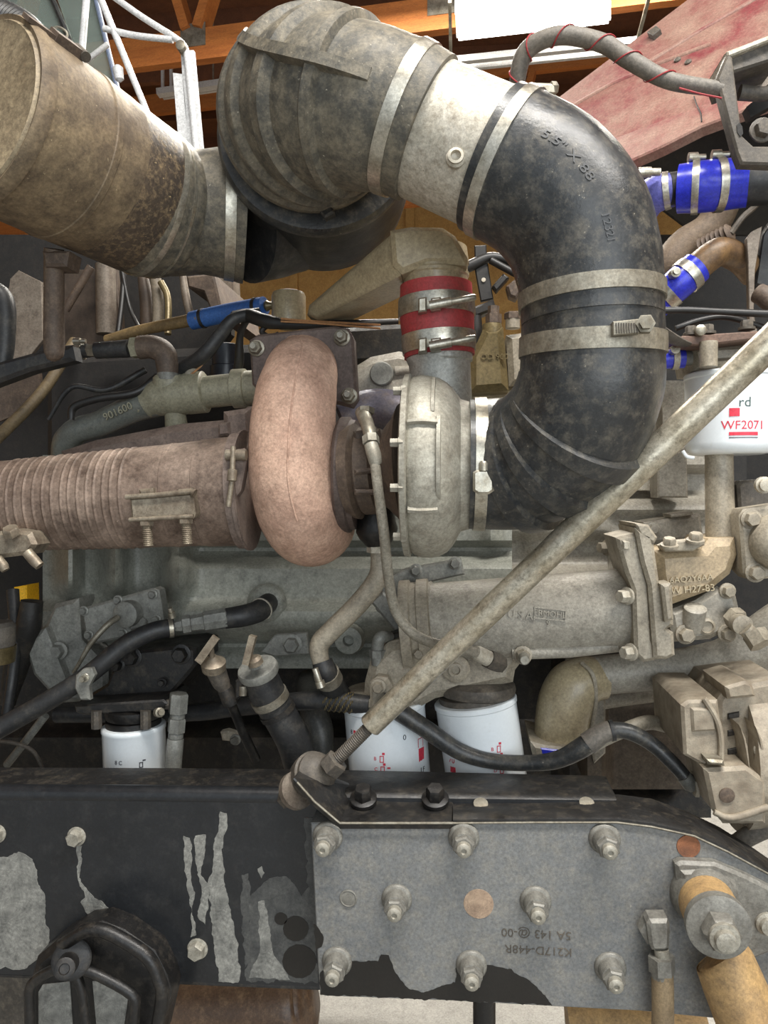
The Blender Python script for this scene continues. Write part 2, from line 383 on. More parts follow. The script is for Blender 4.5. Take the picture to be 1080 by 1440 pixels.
def worm(T, c, along, out, size, parent, name='clamp_screw', mat=None):
    """worm-drive housing with its screw: along = direction of the screw, out = away from the hose"""
    along = along.normalized(); out = (out - along * out.dot(along)).normalized(); s = along.cross(out)
    m = Matrix((along, s, out)).transposed(); mb = MB()
    mb.box(c + out * size * .25, size * 1.5, size * .9, size * .5, m)
    mb.lathe(c - along * size * 1.0 + out * size * .5, along, [(0, size * .34), (size * 1.7, size * .34)], n=12)
    mb.hexa(c + along * size * .7 + out * size * .5, along, size * .48, size * .5)
    return T.add(name, mb, mat or band_steel, parent=parent)
def tube_thing(name, pts, mat, label, cat, n=18, k=6, group=None, sq=(1, 1)):
    return one(name, MB().sweep(smooth_path(pts, k), n=n, sq=sq), mat, label, cat, group)
def tube(T, name, pts, mat, n=16, k=6, parent=None, cap=True, label=None, sq=(1, 1)):
    return T.add(name, MB().sweep(smooth_path(pts, k), n=n, cap=cap, sq=sq), mat, parent=parent, label=label)
def straight(pts):
    return [(P(a, b, d), r * S(d)) for a, b, d, r in pts]
def turned(T, name, pts, mat, n=28, parent=None, label=None):
    """round body turned about the line through the first and last of (px,py,d,rpx)"""
    q = straight(pts); t = (q[-1][0] - q[0][0]).normalized()
    a = q[0][0]; q = [(a + t * (p - a).dot(t), r) for p, r in q]
    return T.add(name, MB().sweep(q, n=n, tans=t), mat, parent=parent, label=label)
def turned_mb(pts, n=28):
    q = straight(pts); t = (q[-1][0] - q[0][0]).normalized(); a = q[0][0]
    return MB().sweep([(a + t * (p - a).dot(t), r) for p, r in q], n=n, tans=t)

# ================================================================== THE SHOP
struct('floor', MB().box(Vector((0, 2.5, -.05)), 14, 11, .1), concrete)
struct('wall_back', MB().box(Vector((0, 8.05, 2.3)), 14, .1, 4.6), osb)
struct('wall_left', MB().box(Vector((-7.05, 2.5, 2.3)), .1, 11, 4.6), osb)
struct('wall_right', MB().box(Vector((7.05, 2.5, 2.3)), .1, 11, 4.6), osb)
ceil = struct('ceiling', MB().box(Vector((0, 2.5, 4.66)), 14, 11, .1), roof_wood)
_pb = MB().box(Vector((0, 0, 0)), 14, .05, .14)
_po = make_obj('purlin', _pb, roof_wood, False)
for i in range(9):
    o = _po if i == 0 else _po.copy()
    if i: COL.objects.link(o)
    o.parent = ceil; o.location = Vector((0, 3.3 + i * .6, 4.55)) - Vector(ceil.location); clean(o)
wb = bpy.data.objects['wall_back']
_sb = make_obj('wall_stud', MB().box(Vector((0, 0, 0)), .09, .05, 4.4), osb, False)
for i in range(8):
    o = _sb if i == 0 else _sb.copy()
    if i: COL.objects.link(o)
    o.parent = wb; o.location = Vector((-4.2 + i * 1.22, 7.97, 2.3)) - Vector(wb.location); clean(o)

def truss(label, A, B, webs, gus):
    T = Thing('roof_truss', label, 'roof truss', 'timber roof trusses')
    h = .15
    up = Z * h
    c = T.add('bottom_chord', MB().bar(A + up / 2, B + up / 2, .05, h), wood, smooth=False)
    ax = (B - A)
    top = 4.55 - A.z
    T.add('top_chord', MB().bar(A + Z * (top - .1), B + Z * (top - .1), .05, h), wood, smooth=False)
    for u, v in webs:
        a = A + ax * u + up; b = A + ax * v + Z * (top - .17)
        T.add('web_member', MB().bar(a, b, .045, .10, up=Vector((ax.y, -ax.x, 0)).normalized()), wood, smooth=False)
    nrm = Vector((ax.y, -ax.x, 0)).normalized()
    for u in gus:
        p = A + ax * u + up * .8 + nrm * .027
        m = Matrix((ax.normalized(), nrm, Z)).transposed()
        T.add('gusset_plate', MB().box(p, .13, .004, .11, m), dull_steel, smooth=False)
    return T.done()
A = PZ(150, 104, 3.5); B = PZ(930, 7, 3.5); ax = (B - A)
A2 = A - ax * .9; B2 = B + ax * .5
def uu(px): 
    return .9 / 2.4 + (px - 150) / 780 / 2.4
truss('orange timber truss crossing just above the big ribbed intake elbow', A2, B2, [(uu(282), uu(215)), (uu(300), uu(375)), (uu(640), uu(560)), (uu(660), uu(740)), (uu(0), uu(60)), (uu(-20), uu(-80)), (uu(900), uu(840))], [uu(292), uu(650)])
off = Vector((.15, 2.1, 0))
truss('shaded timber truss farther back behind the white mirror tubes', A2 + off, B2 + off, [(uu(170), uu(225)), (uu(150), uu(95)), (uu(420), uu(360)), (uu(440), uu(500)), (uu(700), uu(640)), (uu(720), uu(780))], [uu(160), uu(430), uu(710)])

T = Thing('strip_light', 'lit white strip light hanging under the orange roof truss', 'ceiling light')
q = [PZ(a, b, 3.38) for a, b in ((640, 22), (856, -8), (859, 30), (642, 55))]
T.add('housing', MB().slab([v + Z * .004 for v in q], Z * .08), white_paint, smooth=False)
qc = sum(q, Vector()) / 4
T.add('diffuser', MB().slab([qc + (v - qc) * .97 - Z * .012 for v in q], Z * .017, .004), lamp_m, smooth=False)
r = [PZ(a, b, 3.36) for a, b in ((634, 86), (896, 58))]
T.add('guard_rail', MB().bar(r[0], r[1], .03, .028), white_paint, smooth=False)
T.add('guard_rail', MB().bar(r[0] + Vector((0, .07, .0)), r[1] + Vector((0, .07, .0)), .02, .022), white_paint, smooth=False)
T.add('guard_post', MB().bar(r[0], Vector((r[0].x, q[0].y, 3.44)) , .014, .014), dull_steel, smooth=False)
T.add('guard_post', MB().bar(r[1], Vector((r[1].x, q[1].y, 3.44)) , .014, .014), dull_steel, smooth=False)
for s in (0, 1):
    T.add('hanger', MB().bar(qc + (q[1] - q[0]) * (.35 * (1 if s else -1)) + Z * .05, qc + (q[1] - q[0]) * (.35 * (1 if s else -1)) + Z * 1.2, .008, .008, up=Y), dull_steel, smooth=False)
T.done()
T = Thing('lamp_rail', 'unlit white lamp rail hanging behind the white mirror tubes', 'light rail')
r0, r1 = P(222, 131, 4.4), P(345, 113, 4.4)
T.add('rail', MB().bar(r0, r1, .05, .035), white_paint, smooth=False)
T.add('rail', MB().bar(r0 + Y * .08 + Z * .02, r1 + Y * .08 + Z * .02, .02, .03), white_paint, smooth=False)
for px in (229, 241):
    a = P(px, 128 - (px - 229) * .2, 4.4); T.add('post', MB().bar(a, a + Z * (.24 if px < 235 else .15), .016, .016, up=Y), white_paint, smooth=False)
T.add('hanger', MB().bar(P(300, 120, 4.4), P(300, 120, 4.4) + Z * .9, .008, .008, up=Y), dull_steel, smooth=False)
T.done()

# ================================================================== CAB, MIRROR, HOOD
T = Thing('cab_window', 'tinted cab side window with rubber seal and pale frame behind the air cleaner', 'window')
T.add('glass_pane', MB().prism([(5, -30), (62, -30), (122, 112), (118, 200), (5, 140)], 2.1, .006), glass_m, smooth=False)
T.add('quarter_glass', MB().prism([(70, -30), (128, -30), (172, 152), (168, 200), (128, 130)], 2.1, .006), glass_m, smooth=False)
T.add('rubber_seal', MB().sweep([(P(62, -30, 2.09), .008), (P(122, 112, 2.09), .008), (P(140, 200, 2.09), .008)], n=8), rubber_clean)
T.add('pane_edge', MB().sweep([(P(128, -30, 2.09), .007), (P(172, 152, 2.09), .007)], n=8), MAT('pane_trim', (120, 132, 156), rough=.4, bump=0))
T.done()
T = Thing('mirror_bracket', 'white tubular mirror bracket with a bundle of flat white bars', 'mirror bracket')
d = 1.7
tube(T, 'tube', [(138, -10, d, 5), (228, 210, d, 4.5)], white_paint, k=1)
tube(T, 'tube', [(155, -8, d, 4.5), (200, 24, d, 4.5), (246, 53, d, 4.5), (259, 66, d, 4.5), (264, 90, d, 4.5), (277, 225, d, 4.5)], white_paint, k=5)
tube(T, 'tube', [(146, 40, d, 4.5), (190, 50, d, 4.5), (243, 56, d, 4.5)], white_paint)
tube(T, 'tube', [(122, -10, d + .05, 5), (114, 88, d + .05, 5)], white_paint, k=1)
tube(T, 'tube', [(118, 88, d + .1, 4), (152, 62, d + .1, 4)], white_paint, k=1)  # white stick standing in for a reflection in the cab glass
for a, b, w in ((250, 260, 15), (257, 268, 7), (268, 282, 8)):
    T.add('flat_bar', MB().prism([(a - w / 2, 102 if w > 10 else 70), (a + w / 2, 104 if w > 10 else 70), (b + w / 2, 222), (b - w / 2, 222)], d + .01, .012, .001), white_paint, smooth=False)
T.add('knuckle', MB().lathe(P(253, 62, d - .02), Y, [(0, .006), (.002, .011), (.03, .011)], n=12), dull_steel)
T.add('end_cap', MB().lathe(P(165, 92, d - .01), Vector((.1, .1, -1)), [(0, .006), (.006, .012), (.03, .010), (.036, .003)], n=12), white_paint)  # white knob put in for the reflection at the mirror edge
T.done()
T = Thing('marker_lamp', 'small chrome bullet lamp with a wire loop above the canister', 'marker lamp')
turned(T, 'chrome_shell', [(70, 72, 1.45, 8), (76, 76, 1.44, 16), (88, 86, 1.42, 22), (100, 100, 1.40, 21), (108, 108, 1.39, 14), (110, 111, 1.39, 3)], chrome)
tube(T, 'stalk', [(92, 92, 1.42, 4), (96, 120, 1.36, 4), (98, 150, 1.25, 4), (98, 190, 1.13, 4)], dull_steel, n=8)
tube(T, 'wire_loop', [(66, 48, 1.42, 1.8), (80, 38, 1.42, 1.8), (94, 46, 1.42, 1.8), (90, 58, 1.42, 1.8), (74, 66, 1.42, 1.8)], dull_steel, n=8)
T.done()
pa = smooth_path([(-30, 28, 1.30, 30), (0, 32, 1.30, 30), (30, 46, 1.30, 29), (52, 72, 1.30, 27), (58, 110, 1.30, 25)], 8)
T = Thing('convoluted_hose', 'black convoluted rubber hose curling behind the canister cap', 'hose')
T.add('hose', MB().sweep([(p, r * (1 + .05 * (i % 2))) for i, (p, r) in enumerate(catmull(pa, 2))], n=20), rubber_clean)
T.done()

# hood: folded red sheet with its lighter lip, standing open over the front of the engine
T = Thing('hood', 'dusty red tilted hood panel with folded lip at the upper right', 'hood')
def plane3(a, b, c):
    A_, B_, C_ = P(*a), P(*b), P(*c); n = (B_ - A_).cross(C_ - A_).normalized()
    def f(px, py, out=0.0):
        v = ray(px, py); return CAM + v * ((A_ - CAM).dot(n) / v.dot(n)) - n * (out if n.y > 0 else -out)
    f.n = n if n.y > 0 else -n
    return f
hp_ = plane3((770, 150, 1.78), (985, -12, 1.72), (1140, 100, 1.40))
T.add('hood_panel', MB().slab([hp_(*q) for q in ((766, 152), (985, -14), (1320, -14), (1320, 34), (1000, 143), (842, 204), (812, 194))], hp_.n * .006), hood_red, smooth=False)
for q in (((790, 158), (860, 118), (920, 92), (1000, 62)), ((905, 92), (990, 40), (1060, 0), (1090, -14))):
    T.add('pressed_crease', MB().sweep([(hp_(*v, -.003), .007) for v in q], n=10), hood_red)
lp_ = plane3((842, 203, 1.60), (1140, 90, 1.385), (985, 180, 1.44))
T.add('hood_lip', MB().slab([lp_(*q) for q in ((840, 203), (1000, 142), (1320, 32), (1320, 66), (1060, 150), (985, 178), (930, 206), (876, 230), (862, 222))], lp_.n * .02, .003), hood_red, smooth=False)
T.add('hood_underside', MB().prism([(872, 226, 1.62), (985, 178, 1.53), (1140, 125, 1.42), (1140, 330, 1.62), (980, 330, 1.66), (890, 262, 1.64)], 1.6, .01), dark_m)
T.add('lip_crack', MB().sweep([(lp_(a_, b_, .001), .0012) for a_, b_ in ((976, 136), (980, 148), (986, 160), (987, 172))], n=6), dark_m)
for a, b in ((953, 85), (968, 88)):
    T.add('rivet', MB().lathe(hp_(a, b), -hp_.n, [(-.002, .007), (.003, .007), (.005, .004)], n=10), bracket_m)
T.add('latch_pad', MB().slab([hp_(*q, .012) for q in ((912, 52), (925, 43), (931, 48), (920, 57))], hp_.n * .014, .001), bracket_m)
T.done()
T = Thing('radiator_bracket', 'dirty U-shaped steel bracket with slotted hole at the right edge', 'bracket')
d = 1.12
T.add('upright', MB().prism([(1008, 110), (1024, 72), (1030, 78), (1044, 190), (1060, 205), (1100, 205), (1100, 232), (1042, 230), (1036, 215)], d, .02, .003), bracket_m)
T.add('top_arm', MB().prism([(1020, 74), (1100, 46), (1100, 80), (1030, 102)], d + .01, .09, .003), bracket_m)
T.add('top_flange', MB().prism([(1022, 72), (1100, 42), (1100, 50), (1024, 80)], d, .1, .002), galv)
T.add('cross_web', MB().prism([(1040, 104), (1100, 92), (1100, 125), (1044, 130)], d + .08, .01), alu_panel)
T.add('slot', MB().prism([(1036, 176), (1040, 172), (1044, 178), (1045, 188), (1041, 192), (1037, 186)], d - .0012, .002), dark_m)
tube(T, 'pin', [(1040, 130, d + .05, 10), (1075, 132, d + .05, 9), (1090, 122, d + .05, 9)], bracket_m)
T.add('brace', MB().prism([(1050, 150), (1100, 110), (1100, 140), (1056, 165)], d + .1, .02), dark_m)
bolt(T, 1072, 183, d + .04, 12, .012, mat=bracket_m)
T.done()

T = Thing('wiring_loom', 'grey corrugated wire loom arching over the joint of the intake tube', 'cable')
pa = smooth_path([(729, 150, 1.22, 10), (727, 118, 1.2, 11), (740, 72, 1.18, 12), (785, 50, 1.16, 12), (845, 60, 1.15, 12), (885, 84, 1.14, 12), (940, 113, 1.13, 11), (1015, 126, 1.13, 10)], 8)
T.add('sleeve', MB().sweep(pa, n=16), loom)
hx = []
for i in range(120):
    u = .05 + .82 * i / 119; p, t, r = at(pa, u); s, w = frame_for(t); a = i * .33
    hx.append((p + (s * math.cos(a) + w * math.sin(a)) * (r + .0012), .0011))
T.add('red_wire', MB().sweep(hx, n=6), red_wire)
tube(T, 'loose_wire', [(955, 124, 1.12, 1.3), (985, 132, 1.12, 1.3), (1015, 138, 1.12, 1.3)], red_wire, n=6)
T.done()

# ================================================================== AIR INTAKE
T = Thing('air_cleaner', 'large rust-stained air cleaner canister with round end cap at the upper left', 'air cleaner')
cpath = smooth_path([(-18, 156, .95, 142), (80, 228, 1.04, 124), (160, 264, 1.13, 113), (205, 284, 1.19, 105)], 8)
q0, q1 = cpath[0], cpath[-1]
axis = (q1[0] - q0[0]).normalized(); LEN = (q1[0] - q0[0]).length; R0 = q0[1] * 1.0; R1 = q1[1]
def can(prof, n=64):
    return MB().lathe(q0[0], axis, prof, n=n)
def rad(t): return R0 + (R1 - R0) * t
T.add('end_cap', can([(-.012, R0 * .05), (-.013, R0 * .3), (-.008, R0 * .86), (-.010, R0 * .90), (-.004, R0 * .935), (.01, R0 * .94)]), cap_m)
T.add('cap_rim', can([(-.006, R0 * .93), (-.008, R0 * .97), (0, R0 * 1.0), (.012, R0 * 1.0), (.014, R0 * .97)]), canister_m)
T.add('body', can([(.008, R0 * .97), (.01, R0 * .985), (LEN * .40, rad(.40)), (LEN * .405, rad(.4) * 1.012), (LEN * .44, rad(.44) * 1.012), (LEN * .445, rad(.44)), (LEN * .62, rad(.62))]), canister_m)
T.add('scorched_section', can([(LEN * .60, rad(.6) * .99), (LEN * .62, rad(.62) * .995), (LEN * .97, rad(.97)), (LEN * .985, rad(.97) * .97)]), canister_dark)
lt = MB(); tp = q0[0] + axis * .005
ovec = (Z - axis * Z.dot(axis)).normalized(); sv = axis.cross(ovec)
oo = (ovec * .80 + (sv if sv.y < 0 else -sv) * .35 + X * .42); oo = (oo - axis * oo.dot(axis)).normalized(); ss = axis.cross(oo)
m3 = Matrix((axis, ss, oo)).transposed()
T.add('latch_strap', MB().box(tp + oo * (R0 * 1.0) + axis * .005, .045, .018, .006, m3), iron_brown, smooth=False)
lb = T.add('latch', MB().box(tp + oo * (R0 * 1.0) + axis * .040, .04, .024, .016, m3), iron_brown, smooth=False)
T.add('latch_roller', MB().lathe(tp + oo * (R0 * 1.03) + axis * .062 - ss * .014, ss, [(0, .007), (.028, .007)], n=12), bracket_m, parent=lb)
T.done()
T = Thing('rubber_reducer', 'black rubber reducer sleeve with steel bands between canister and intake bowl', 'hose')
rp = smooth_path([(196, 280, 1.175, 105), (212, 287, 1.19, 104), (228, 293, 1.205, 99), (244, 297, 1.22, 90), (280, 300, 1.24, 84), (318, 302, 1.255, 88), (345, 305, 1.265, 92)], 6)
T.add('sleeve', MB().sweep(rp, n=48), rubber_dusty)
band(T, rp, .10, .18, .0015, band_steel)
band(T, rp, .30, .335, .0012, band_steel)
band(T, rp, .82, .90, .003, band_steel)
T.done()

T = Thing('intake_bowl', 'round black intake bowl with wide rim behind the ribbed elbow', 'intake bowl')
ca = P(446, 184, 1.15); cb = P(456, 290, 1.42)
ax2 = (cb - ca).normalized()
rr = 142 * S(1.15)
T.add('rim', MB().lathe(ca, ax2, [(.0, rr * .82), (.004, rr * .97), (.012, rr * 1.0), (.026, rr * 1.0), (.032, rr * .965), (.05, rr * .93)], n=64), rubber)
T.add('bowl', MB().lathe(ca, ax2, [(.03, rr * .93), (.10, rr * .96), (.15, rr * .985), (.20, rr * .96), (.25, rr * .80), (.29, rr * .55), (.31, rr * .1)], n=56), rubber_clean)
T.add('inlet_collar', MB().sweep(smooth_path([(340, 304, 1.26, 93), (375, 300, 1.29, 90), (410, 296, 1.32, 84)], 4), n=40), rubber_clean)
T.add('lug', MB().prism([(448, 296), (466, 286), (470, 298), (456, 306)], 1.13, .03, .003), rubber)
T.done()

T = Thing('ribbed_elbow_hose', 'large ribbed black rubber intake elbow above the red hose coupling', 'hose')
ep = smooth_path([(600, 184, .975, 98), (560, 166, .975, 101), (515, 155, .98, 106), (472, 150, 1.0, 113), (444, 154, 1.05, 118), (434, 166, 1.13, 120), (432, 180, 1.22, 118)], 8)
def ribbed(pa, humps, w=.02, h=.006):
    out = []; m = len(pa) * 4
    for i in range(m + 1):
        u = i / m; p, t, r = at(pa, u)
        b = 0
        for hu, hw, hh in humps:
            x = abs(u - hu) / hw
            if x < 1: b = max(b, hh * min(1, (1 - x) * 3.0))
        out.append((p, r + b))
    return out
T.add('elbow', MB().sweep(ribbed(ep, [(.40, .022, .009), (.52, .024, .011), (.64, .024, .011), (.76, .022, .010)]), n=56), rubber_dusty)
T.add('moulded_rib', MB().strip(ep, -.02, .24, .86, .019, .0135, n=30), rubber_dusty)
cl = band(T, ep, .085, .155, .0025, band_steel)
T.done()

T = Thing('intake_tube', 'dusty galvanised intake tube with threaded bung between two black elbows', 'pipe')
tp = smooth_path([(580, 175, .985, 92), (640, 202, .975, 93), (690, 224, .967, 94), (730, 243, .962, 94)], 4)
T.add('tube', MB().sweep(tp, n=56), galv)
bc, bt, br = at(tp, .40)
o = (-Y - bt * (-Y).dot(bt)).normalized(); o = (o + Vector((0, 0, -.05))).normalized()
bb = P(641, 217, .888)
mb = MB().lathe(bb + Y * .014, -Y, [(0, .0115), (.006, .0115), (.008, .009), (.012, .009), (.0125, .006), (.006, .0055), (.005, .0001)], n=20)
T.add('threaded_bung', mb, galv)
T.done()

T = Thing('smooth_elbow_hose', 'smooth black rubber elbow bending down from the galvanised tube', 'hose')
bp = smooth_path([(692, 224, .968, 100), (722, 238, .965, 101), (768, 266, .962, 102), (806, 312, .96, 101), (824, 365, .96, 98), (830, 405, .96, 96), (832, 452, .96, 95)], 8)
T.add('elbow', MB().sweep(bp, n=56), rubber)
c1 = band(T, bp, .065, .145, .0025, band_steel)
p, t, r = at(bp, .11)
worm(T, p + (Z - t * Z.dot(t)).normalized() * (r + .002) , Vector((.9, .35, .1)), Z, .016, c1)
c2 = band(T, bp, .845, .925, .0025, dull_steel)
# moulded figures on the elbow
def on_tube(pa, u0, ang0, dirn=1):
    def fn(x, y, z):
        L = sum((pa[i + 1][0] - pa[i][0]).length for i in range(len(pa) - 1))
        p, t, r = at(pa, min(max(u0 + dirn * x / L, 0), 1))
        fwd = (-Y - t * (-Y).dot(t)).normalized(); upv = fwd.cross(t).normalized()
        if upv.z < 0: upv = -upv
        a = ang0 + y / r
        return p + (fwd * math.cos(a) + upv * math.sin(a)) * (r + z + .0003)
    return fn
print_m = MAT('moulded_letter', (70, 71, 73), rough=.5, bump=0)
T.add('moulded_lettering', text_mb('5.5" X 88', .0145, on_tube(bp, .37, .16), .0005), print_m)
T.add('moulded_lettering', text_mb('12321', .013, on_tube(bp, .645, .14), .0005), print_m)
T.done()

T = Thing('finned_elbow_hose', 'black rubber elbow with raised fins feeding the compressor inlet', 'hose')
lp = smooth_path([(832, 440, .962, 95), (832, 500, .965, 96), (828, 545, .97, 98), (806, 598, .99, 98), (766, 636, 1.02, 95), (726, 651, 1.044, 92), (696, 653, 1.05, 91), (660, 653, 1.05, 90)], 8)
def elbow_fins(pa):
    out = MB().sweep(pa, n=56); return out
T.add('elbow', elbow_fins(ribbed(lp, [])), rubber)
# fins: raised wedges that grow towards the outside of the bend
def fin(pa, u, wo, h):
    mb = MB(); prev = None; n = 18
    p, t, r = at(pa, u)
    fwd = (-Y - t * (-Y).dot(t)).normalized(); inn = fwd.cross(t).normalized()
    outw = Vector((1, 0, -1)) - t * Vector((1, 0, -1)).dot(t)
    if inn.dot(outw) < 0: inn = -inn
    for i in range(n + 1):
        a = math.radians(-62 + 190 * i / n)           # from just inside of the front to the back of the outer side
        o = fwd * math.cos(a) + inn * math.sin(a)
        e = min(1, i / 6 + .05) * min(1, (n - i) / 2 + .05); w = wo * (.30 + .70 * min(1, i / 11))
        b = p + o * (r - .002)
        cur = mb.ring([b - t * w / 2, p + o * (r + h * e) - t * w * .36, p + o * (r + h * e * .9) + t * w * .40, b + t * w / 2])
        if prev: mb.bridge(prev, cur)
        else: mb.f.append(tuple(cur))
        prev = cur
    mb.f.append(tuple(prev)); return mb
for u in (.43, .545, .66):
    T.add('fin', fin(lp, u, .034, .0085), rubber)
c1 = band(T, lp, .075, .145, .0025, dull_steel)
pq = P(872, 461, .862)
T.add('worm_track', MB().prism([(862, 452), (900, 448), (900, 468), (862, 472)], .867, .012, .001), dull_steel, parent=c1)
for i in range(9):
    a = 866 + i * 3.6
    T.add('track_notch', MB().prism([(a, 454), (a + 1.4, 454), (a + 2.4, 468), (a + 1.0, 468)], .8655, .004), bracket_m, parent=c1, smooth=False)
T.add('clamp_screw', MB().lathe(P(906, 458, .875), Vector((-.1, -1, 0)), [(0, .0105), (.012, .0105), (.0125, .0075), (.019, .0075)], n=6), dull_steel, parent=c1)
c2 = band(T, lp, .915, .978, .0025, band_steel)
T.add('clamp_housing', MB().prism([(665, 664), (672, 660), (688, 660), (695, 664), (695, 690), (688, 695), (672, 695), (665, 690)], .958, .02, .003), band_steel, parent=c2)
T.add('clamp_screw', MB().lathe(P(680, 662, .960), Z, [(0, .006), (.009, .006), (.012, .004)], n=10), band_steel, parent=c2)
T.done()

# ---------------- charge air outlet
T = Thing('silicone_coupling', 'red silicone hose coupling with two T-bolt clamps on the compressor outlet', 'hose coupling')
cp = smooth_path([(618, 502, 1.13, 49), (616, 470, 1.13, 50.5), (614, 440, 1.13, 52), (613, 402, 1.13, 50)], 4)
T.add('sleeve', MB().sweep(cp, n=40), red_sil)
for u0, u1, yy in ((.06, .32, 484), (.60, .84, 427)):
    c = band(T, cp, u0, u1, .002, band_steel)
    T.add('t_bolt', MB().lathe(P(604, yy + 3, 1.058), (P(662, yy - 8, 1.058) - P(604, yy + 3, 1.058)), [(0, .0065), (.030, .0065), (.0305, .0045), (.062, .0045), (.064, .003)], n=10), band_steel, parent=c)
    T.add('trunnion', MB().prism([(588, yy - 8), (600, yy - 10), (600, yy + 10), (588, yy + 12)], 1.062, .018, .002), band_steel, parent=c)
    T.add('trunnion', MB().prism([(606, yy - 8), (620, yy - 10), (620, yy + 8), (606, yy + 10)], 1.064, .018, .002), band_steel, parent=c)
T.done()
T = Thing('charge_air_duct', 'glossy tan cast charge air duct with angled box arm over the turbocharger', 'air duct')
T.add('neck', MB().sweep(straight([(614, 412, 1.13, 44), (612, 392, 1.13, 45), (612, 390, 1.13, 47), (612, 386, 1.13, 47), (612, 384, 1.13, 45), (611, 374, 1.13, 45), (611, 372, 1.13, 48), (610, 366, 1.13, 48), (610, 350, 1.13, 46)]), n=40, tans=Z), tan)
T.add('box_head', MB().prism([(548, 322), (578, 317), (622, 318), (640, 330), (658, 362), (656, 372), (640, 370), (600, 370), (565, 384), (552, 372)], 1.08, .10, .007), tan)
T.add('arm', MB().prism([(556, 322, 1.085), (574, 318, 1.09), (582, 352, 1.085), (563, 386, 1.085), (445, 447, 1.25), (431, 442, 1.26), (434, 428, 1.26)], 1.15, .11, .006), tan)
T.done()

# ================================================================== TURBOCHARGER, EXHAUST
T = Thing('turbocharger', 'turbocharger with heat-tinted turbine scroll and cast aluminium compressor', 'turbocharger')
sp = smooth_path([(426, 520, 1.215, 48), (425, 522, 1.185, 50), (422, 532, 1.155, 53), (416, 560, 1.13, 58), (412, 600, 1.117, 61), (411, 640, 1.113, 62), (413, 680, 1.115, 62), (424, 718, 1.135, 63), (437, 735, 1.185, 63), (442, 725, 1.25, 58), (440, 690, 1.29, 50)], 8)
T.add('turbine_scroll', MB().sweep(sp, n=40, sq=(1.0, 1.0)), turbine_m)
seam = []
for i in range(40):
    u = .06 + .6 * i / 39; p, t, r = at(sp, u)
    o = (-Y - t * (-Y).dot(t)).normalized(); sd = o.cross(t); sd = sd if sd.x > 0 else -sd
    a = .28 - .3 * u; seam.append((p + (o * math.cos(a) + sd * math.sin(a)) * (r - .0004), .0016))
T.add('casting_seam', MB().sweep(seam, n=6), turbine_m)
fl = T.add('inlet_flange', MB().prism([(350, 478, 1.20), (362, 470, 1.20), (470, 458, 1.20), (490, 462, 1.20), (497, 476, 1.20), (502, 560, 1.20), (494, 572, 1.20), (470, 566, 1.2), (380, 570, 1.20), (354, 540, 1.20)], 1.2, .03, .004), flange_m)
for a, b in ((361, 490), (481, 475), (491, 557)):
    nut_stud(T, a, b, 1.20, 9.5, .010, 5, .013, mat=dull_steel, washer=1.25, name='flange_nut')
turned(T, 'turbine_back_ring', [(478, 668, 1.16, 78), (482, 668, 1.16, 82), (493, 668, 1.16, 82), (495, 668, 1.16, 78), (502, 668, 1.16, 77), (503, 668, 1.16, 60)], flange_m, n=48)
turned(T, 'bearing_housing', [(490, 664, 1.13, 64), (504, 664, 1.13, 68), (508, 664, 1.13, 58), (512, 664, 1.13, 62), (532, 664, 1.13, 62), (537, 664, 1.13, 50), (546, 662, 1.13, 56), (560, 659, 1.125, 72), (570, 658, 1.12, 90)], iron_brown, n=48)
T.add('housing_rib', MB().prism([(498, 660), (532, 656), (534, 664), (498, 668)], 1.055, .05, .003), iron_brown)
T.add('housing_rib', MB().prism([(498, 688), (532, 688), (532, 696), (498, 696)], 1.058, .05, .003), iron_brown)
T.add('oil_drain_boss', MB().sweep(straight([(527, 700, 1.17, 26), (529, 735, 1.17, 28), (530, 746, 1.17, 30), (531, 756, 1.17, 26), (532, 768, 1.17, 16)]), n=20), black_cast)
T.add('oil_inlet_pad', MB().prism([(496, 606), (534, 602), (538, 622), (498, 628)], 1.08, .08, .004), iron_brown)
for a, b in ((540, 640), (536, 690)):
    bolt(T, a, b, 1.07, 5, .01, axis=Vector((-1, -.2, 0)), mat=iron_brown)
# compressor
cy = 655; cd = 1.06
turned(T, 'compressor_backplate', [(569, cy, cd, 118), (571, cy, cd, 127), (578, cy, cd, 128), (580, cy, cd, 122)], alu, n=64)
def scroll(pxs, n=72):
    """volute: the rim swells on its way round to the outlet"""
    mb = MB(); prev = None
    for px, r, sw in pxs:
        c = P(px, cy, cd); ps = []
        for k in range(n):
            a = 2 * math.pi * k / n                       # 0 = up, turning towards the viewer
            gr = (1 - math.cos((a + .5) % (2 * math.pi) / 2)) / 2
            R = (r + sw * (gr - .5)) * S(cd)
            ps.append(c + Vector((0, -math.sin(a) * R, math.cos(a) * R)))
        cur = mb.ring(ps)
        if prev: mb.bridge(prev, cur)
        else: mb.f.append(tuple(cur))
        prev = cur
    mb.f.append(tuple(prev)); return mb
T.add('compressor_scroll', scroll([(577, 116, 0), (579, 121, 0), (584, 125, 2), (594, 128, 5), (606, 128, 8), (618, 126, 10), (629, 120, 11), (637, 111, 9), (642, 103, 7), (645, 97, 2), (648, 92, 0), (662, 88, 0)]), alu)
def on_rim(a0, a1, px, w, r, h):
    mb = MB(); prev = None
    for i in range(13):
        a = math.radians(a0 + (a1 - a0) * i / 12); c = P(px, cy, cd); o = Vector((0, -math.sin(a), math.cos(a)))
        R = r * S(cd); q = c + o * R; W = w * S(cd) / 2; e = min(1, min(i, 12 - i) / 2 + .15)
        cur = mb.ring([q - X * W - o * .004, q - X * W * .7 + o * h * e, q + X * W * .7 + o * h * e, q + X * W - o * .004])
        if prev: mb.bridge(prev, cur)
        else: mb.f.append(tuple(cur))
        prev = cur
    mb.f.append(tuple(prev)); return mb
T.add('scroll_rib', on_rim(60, 112, 620, 7, 122, .006), alu)
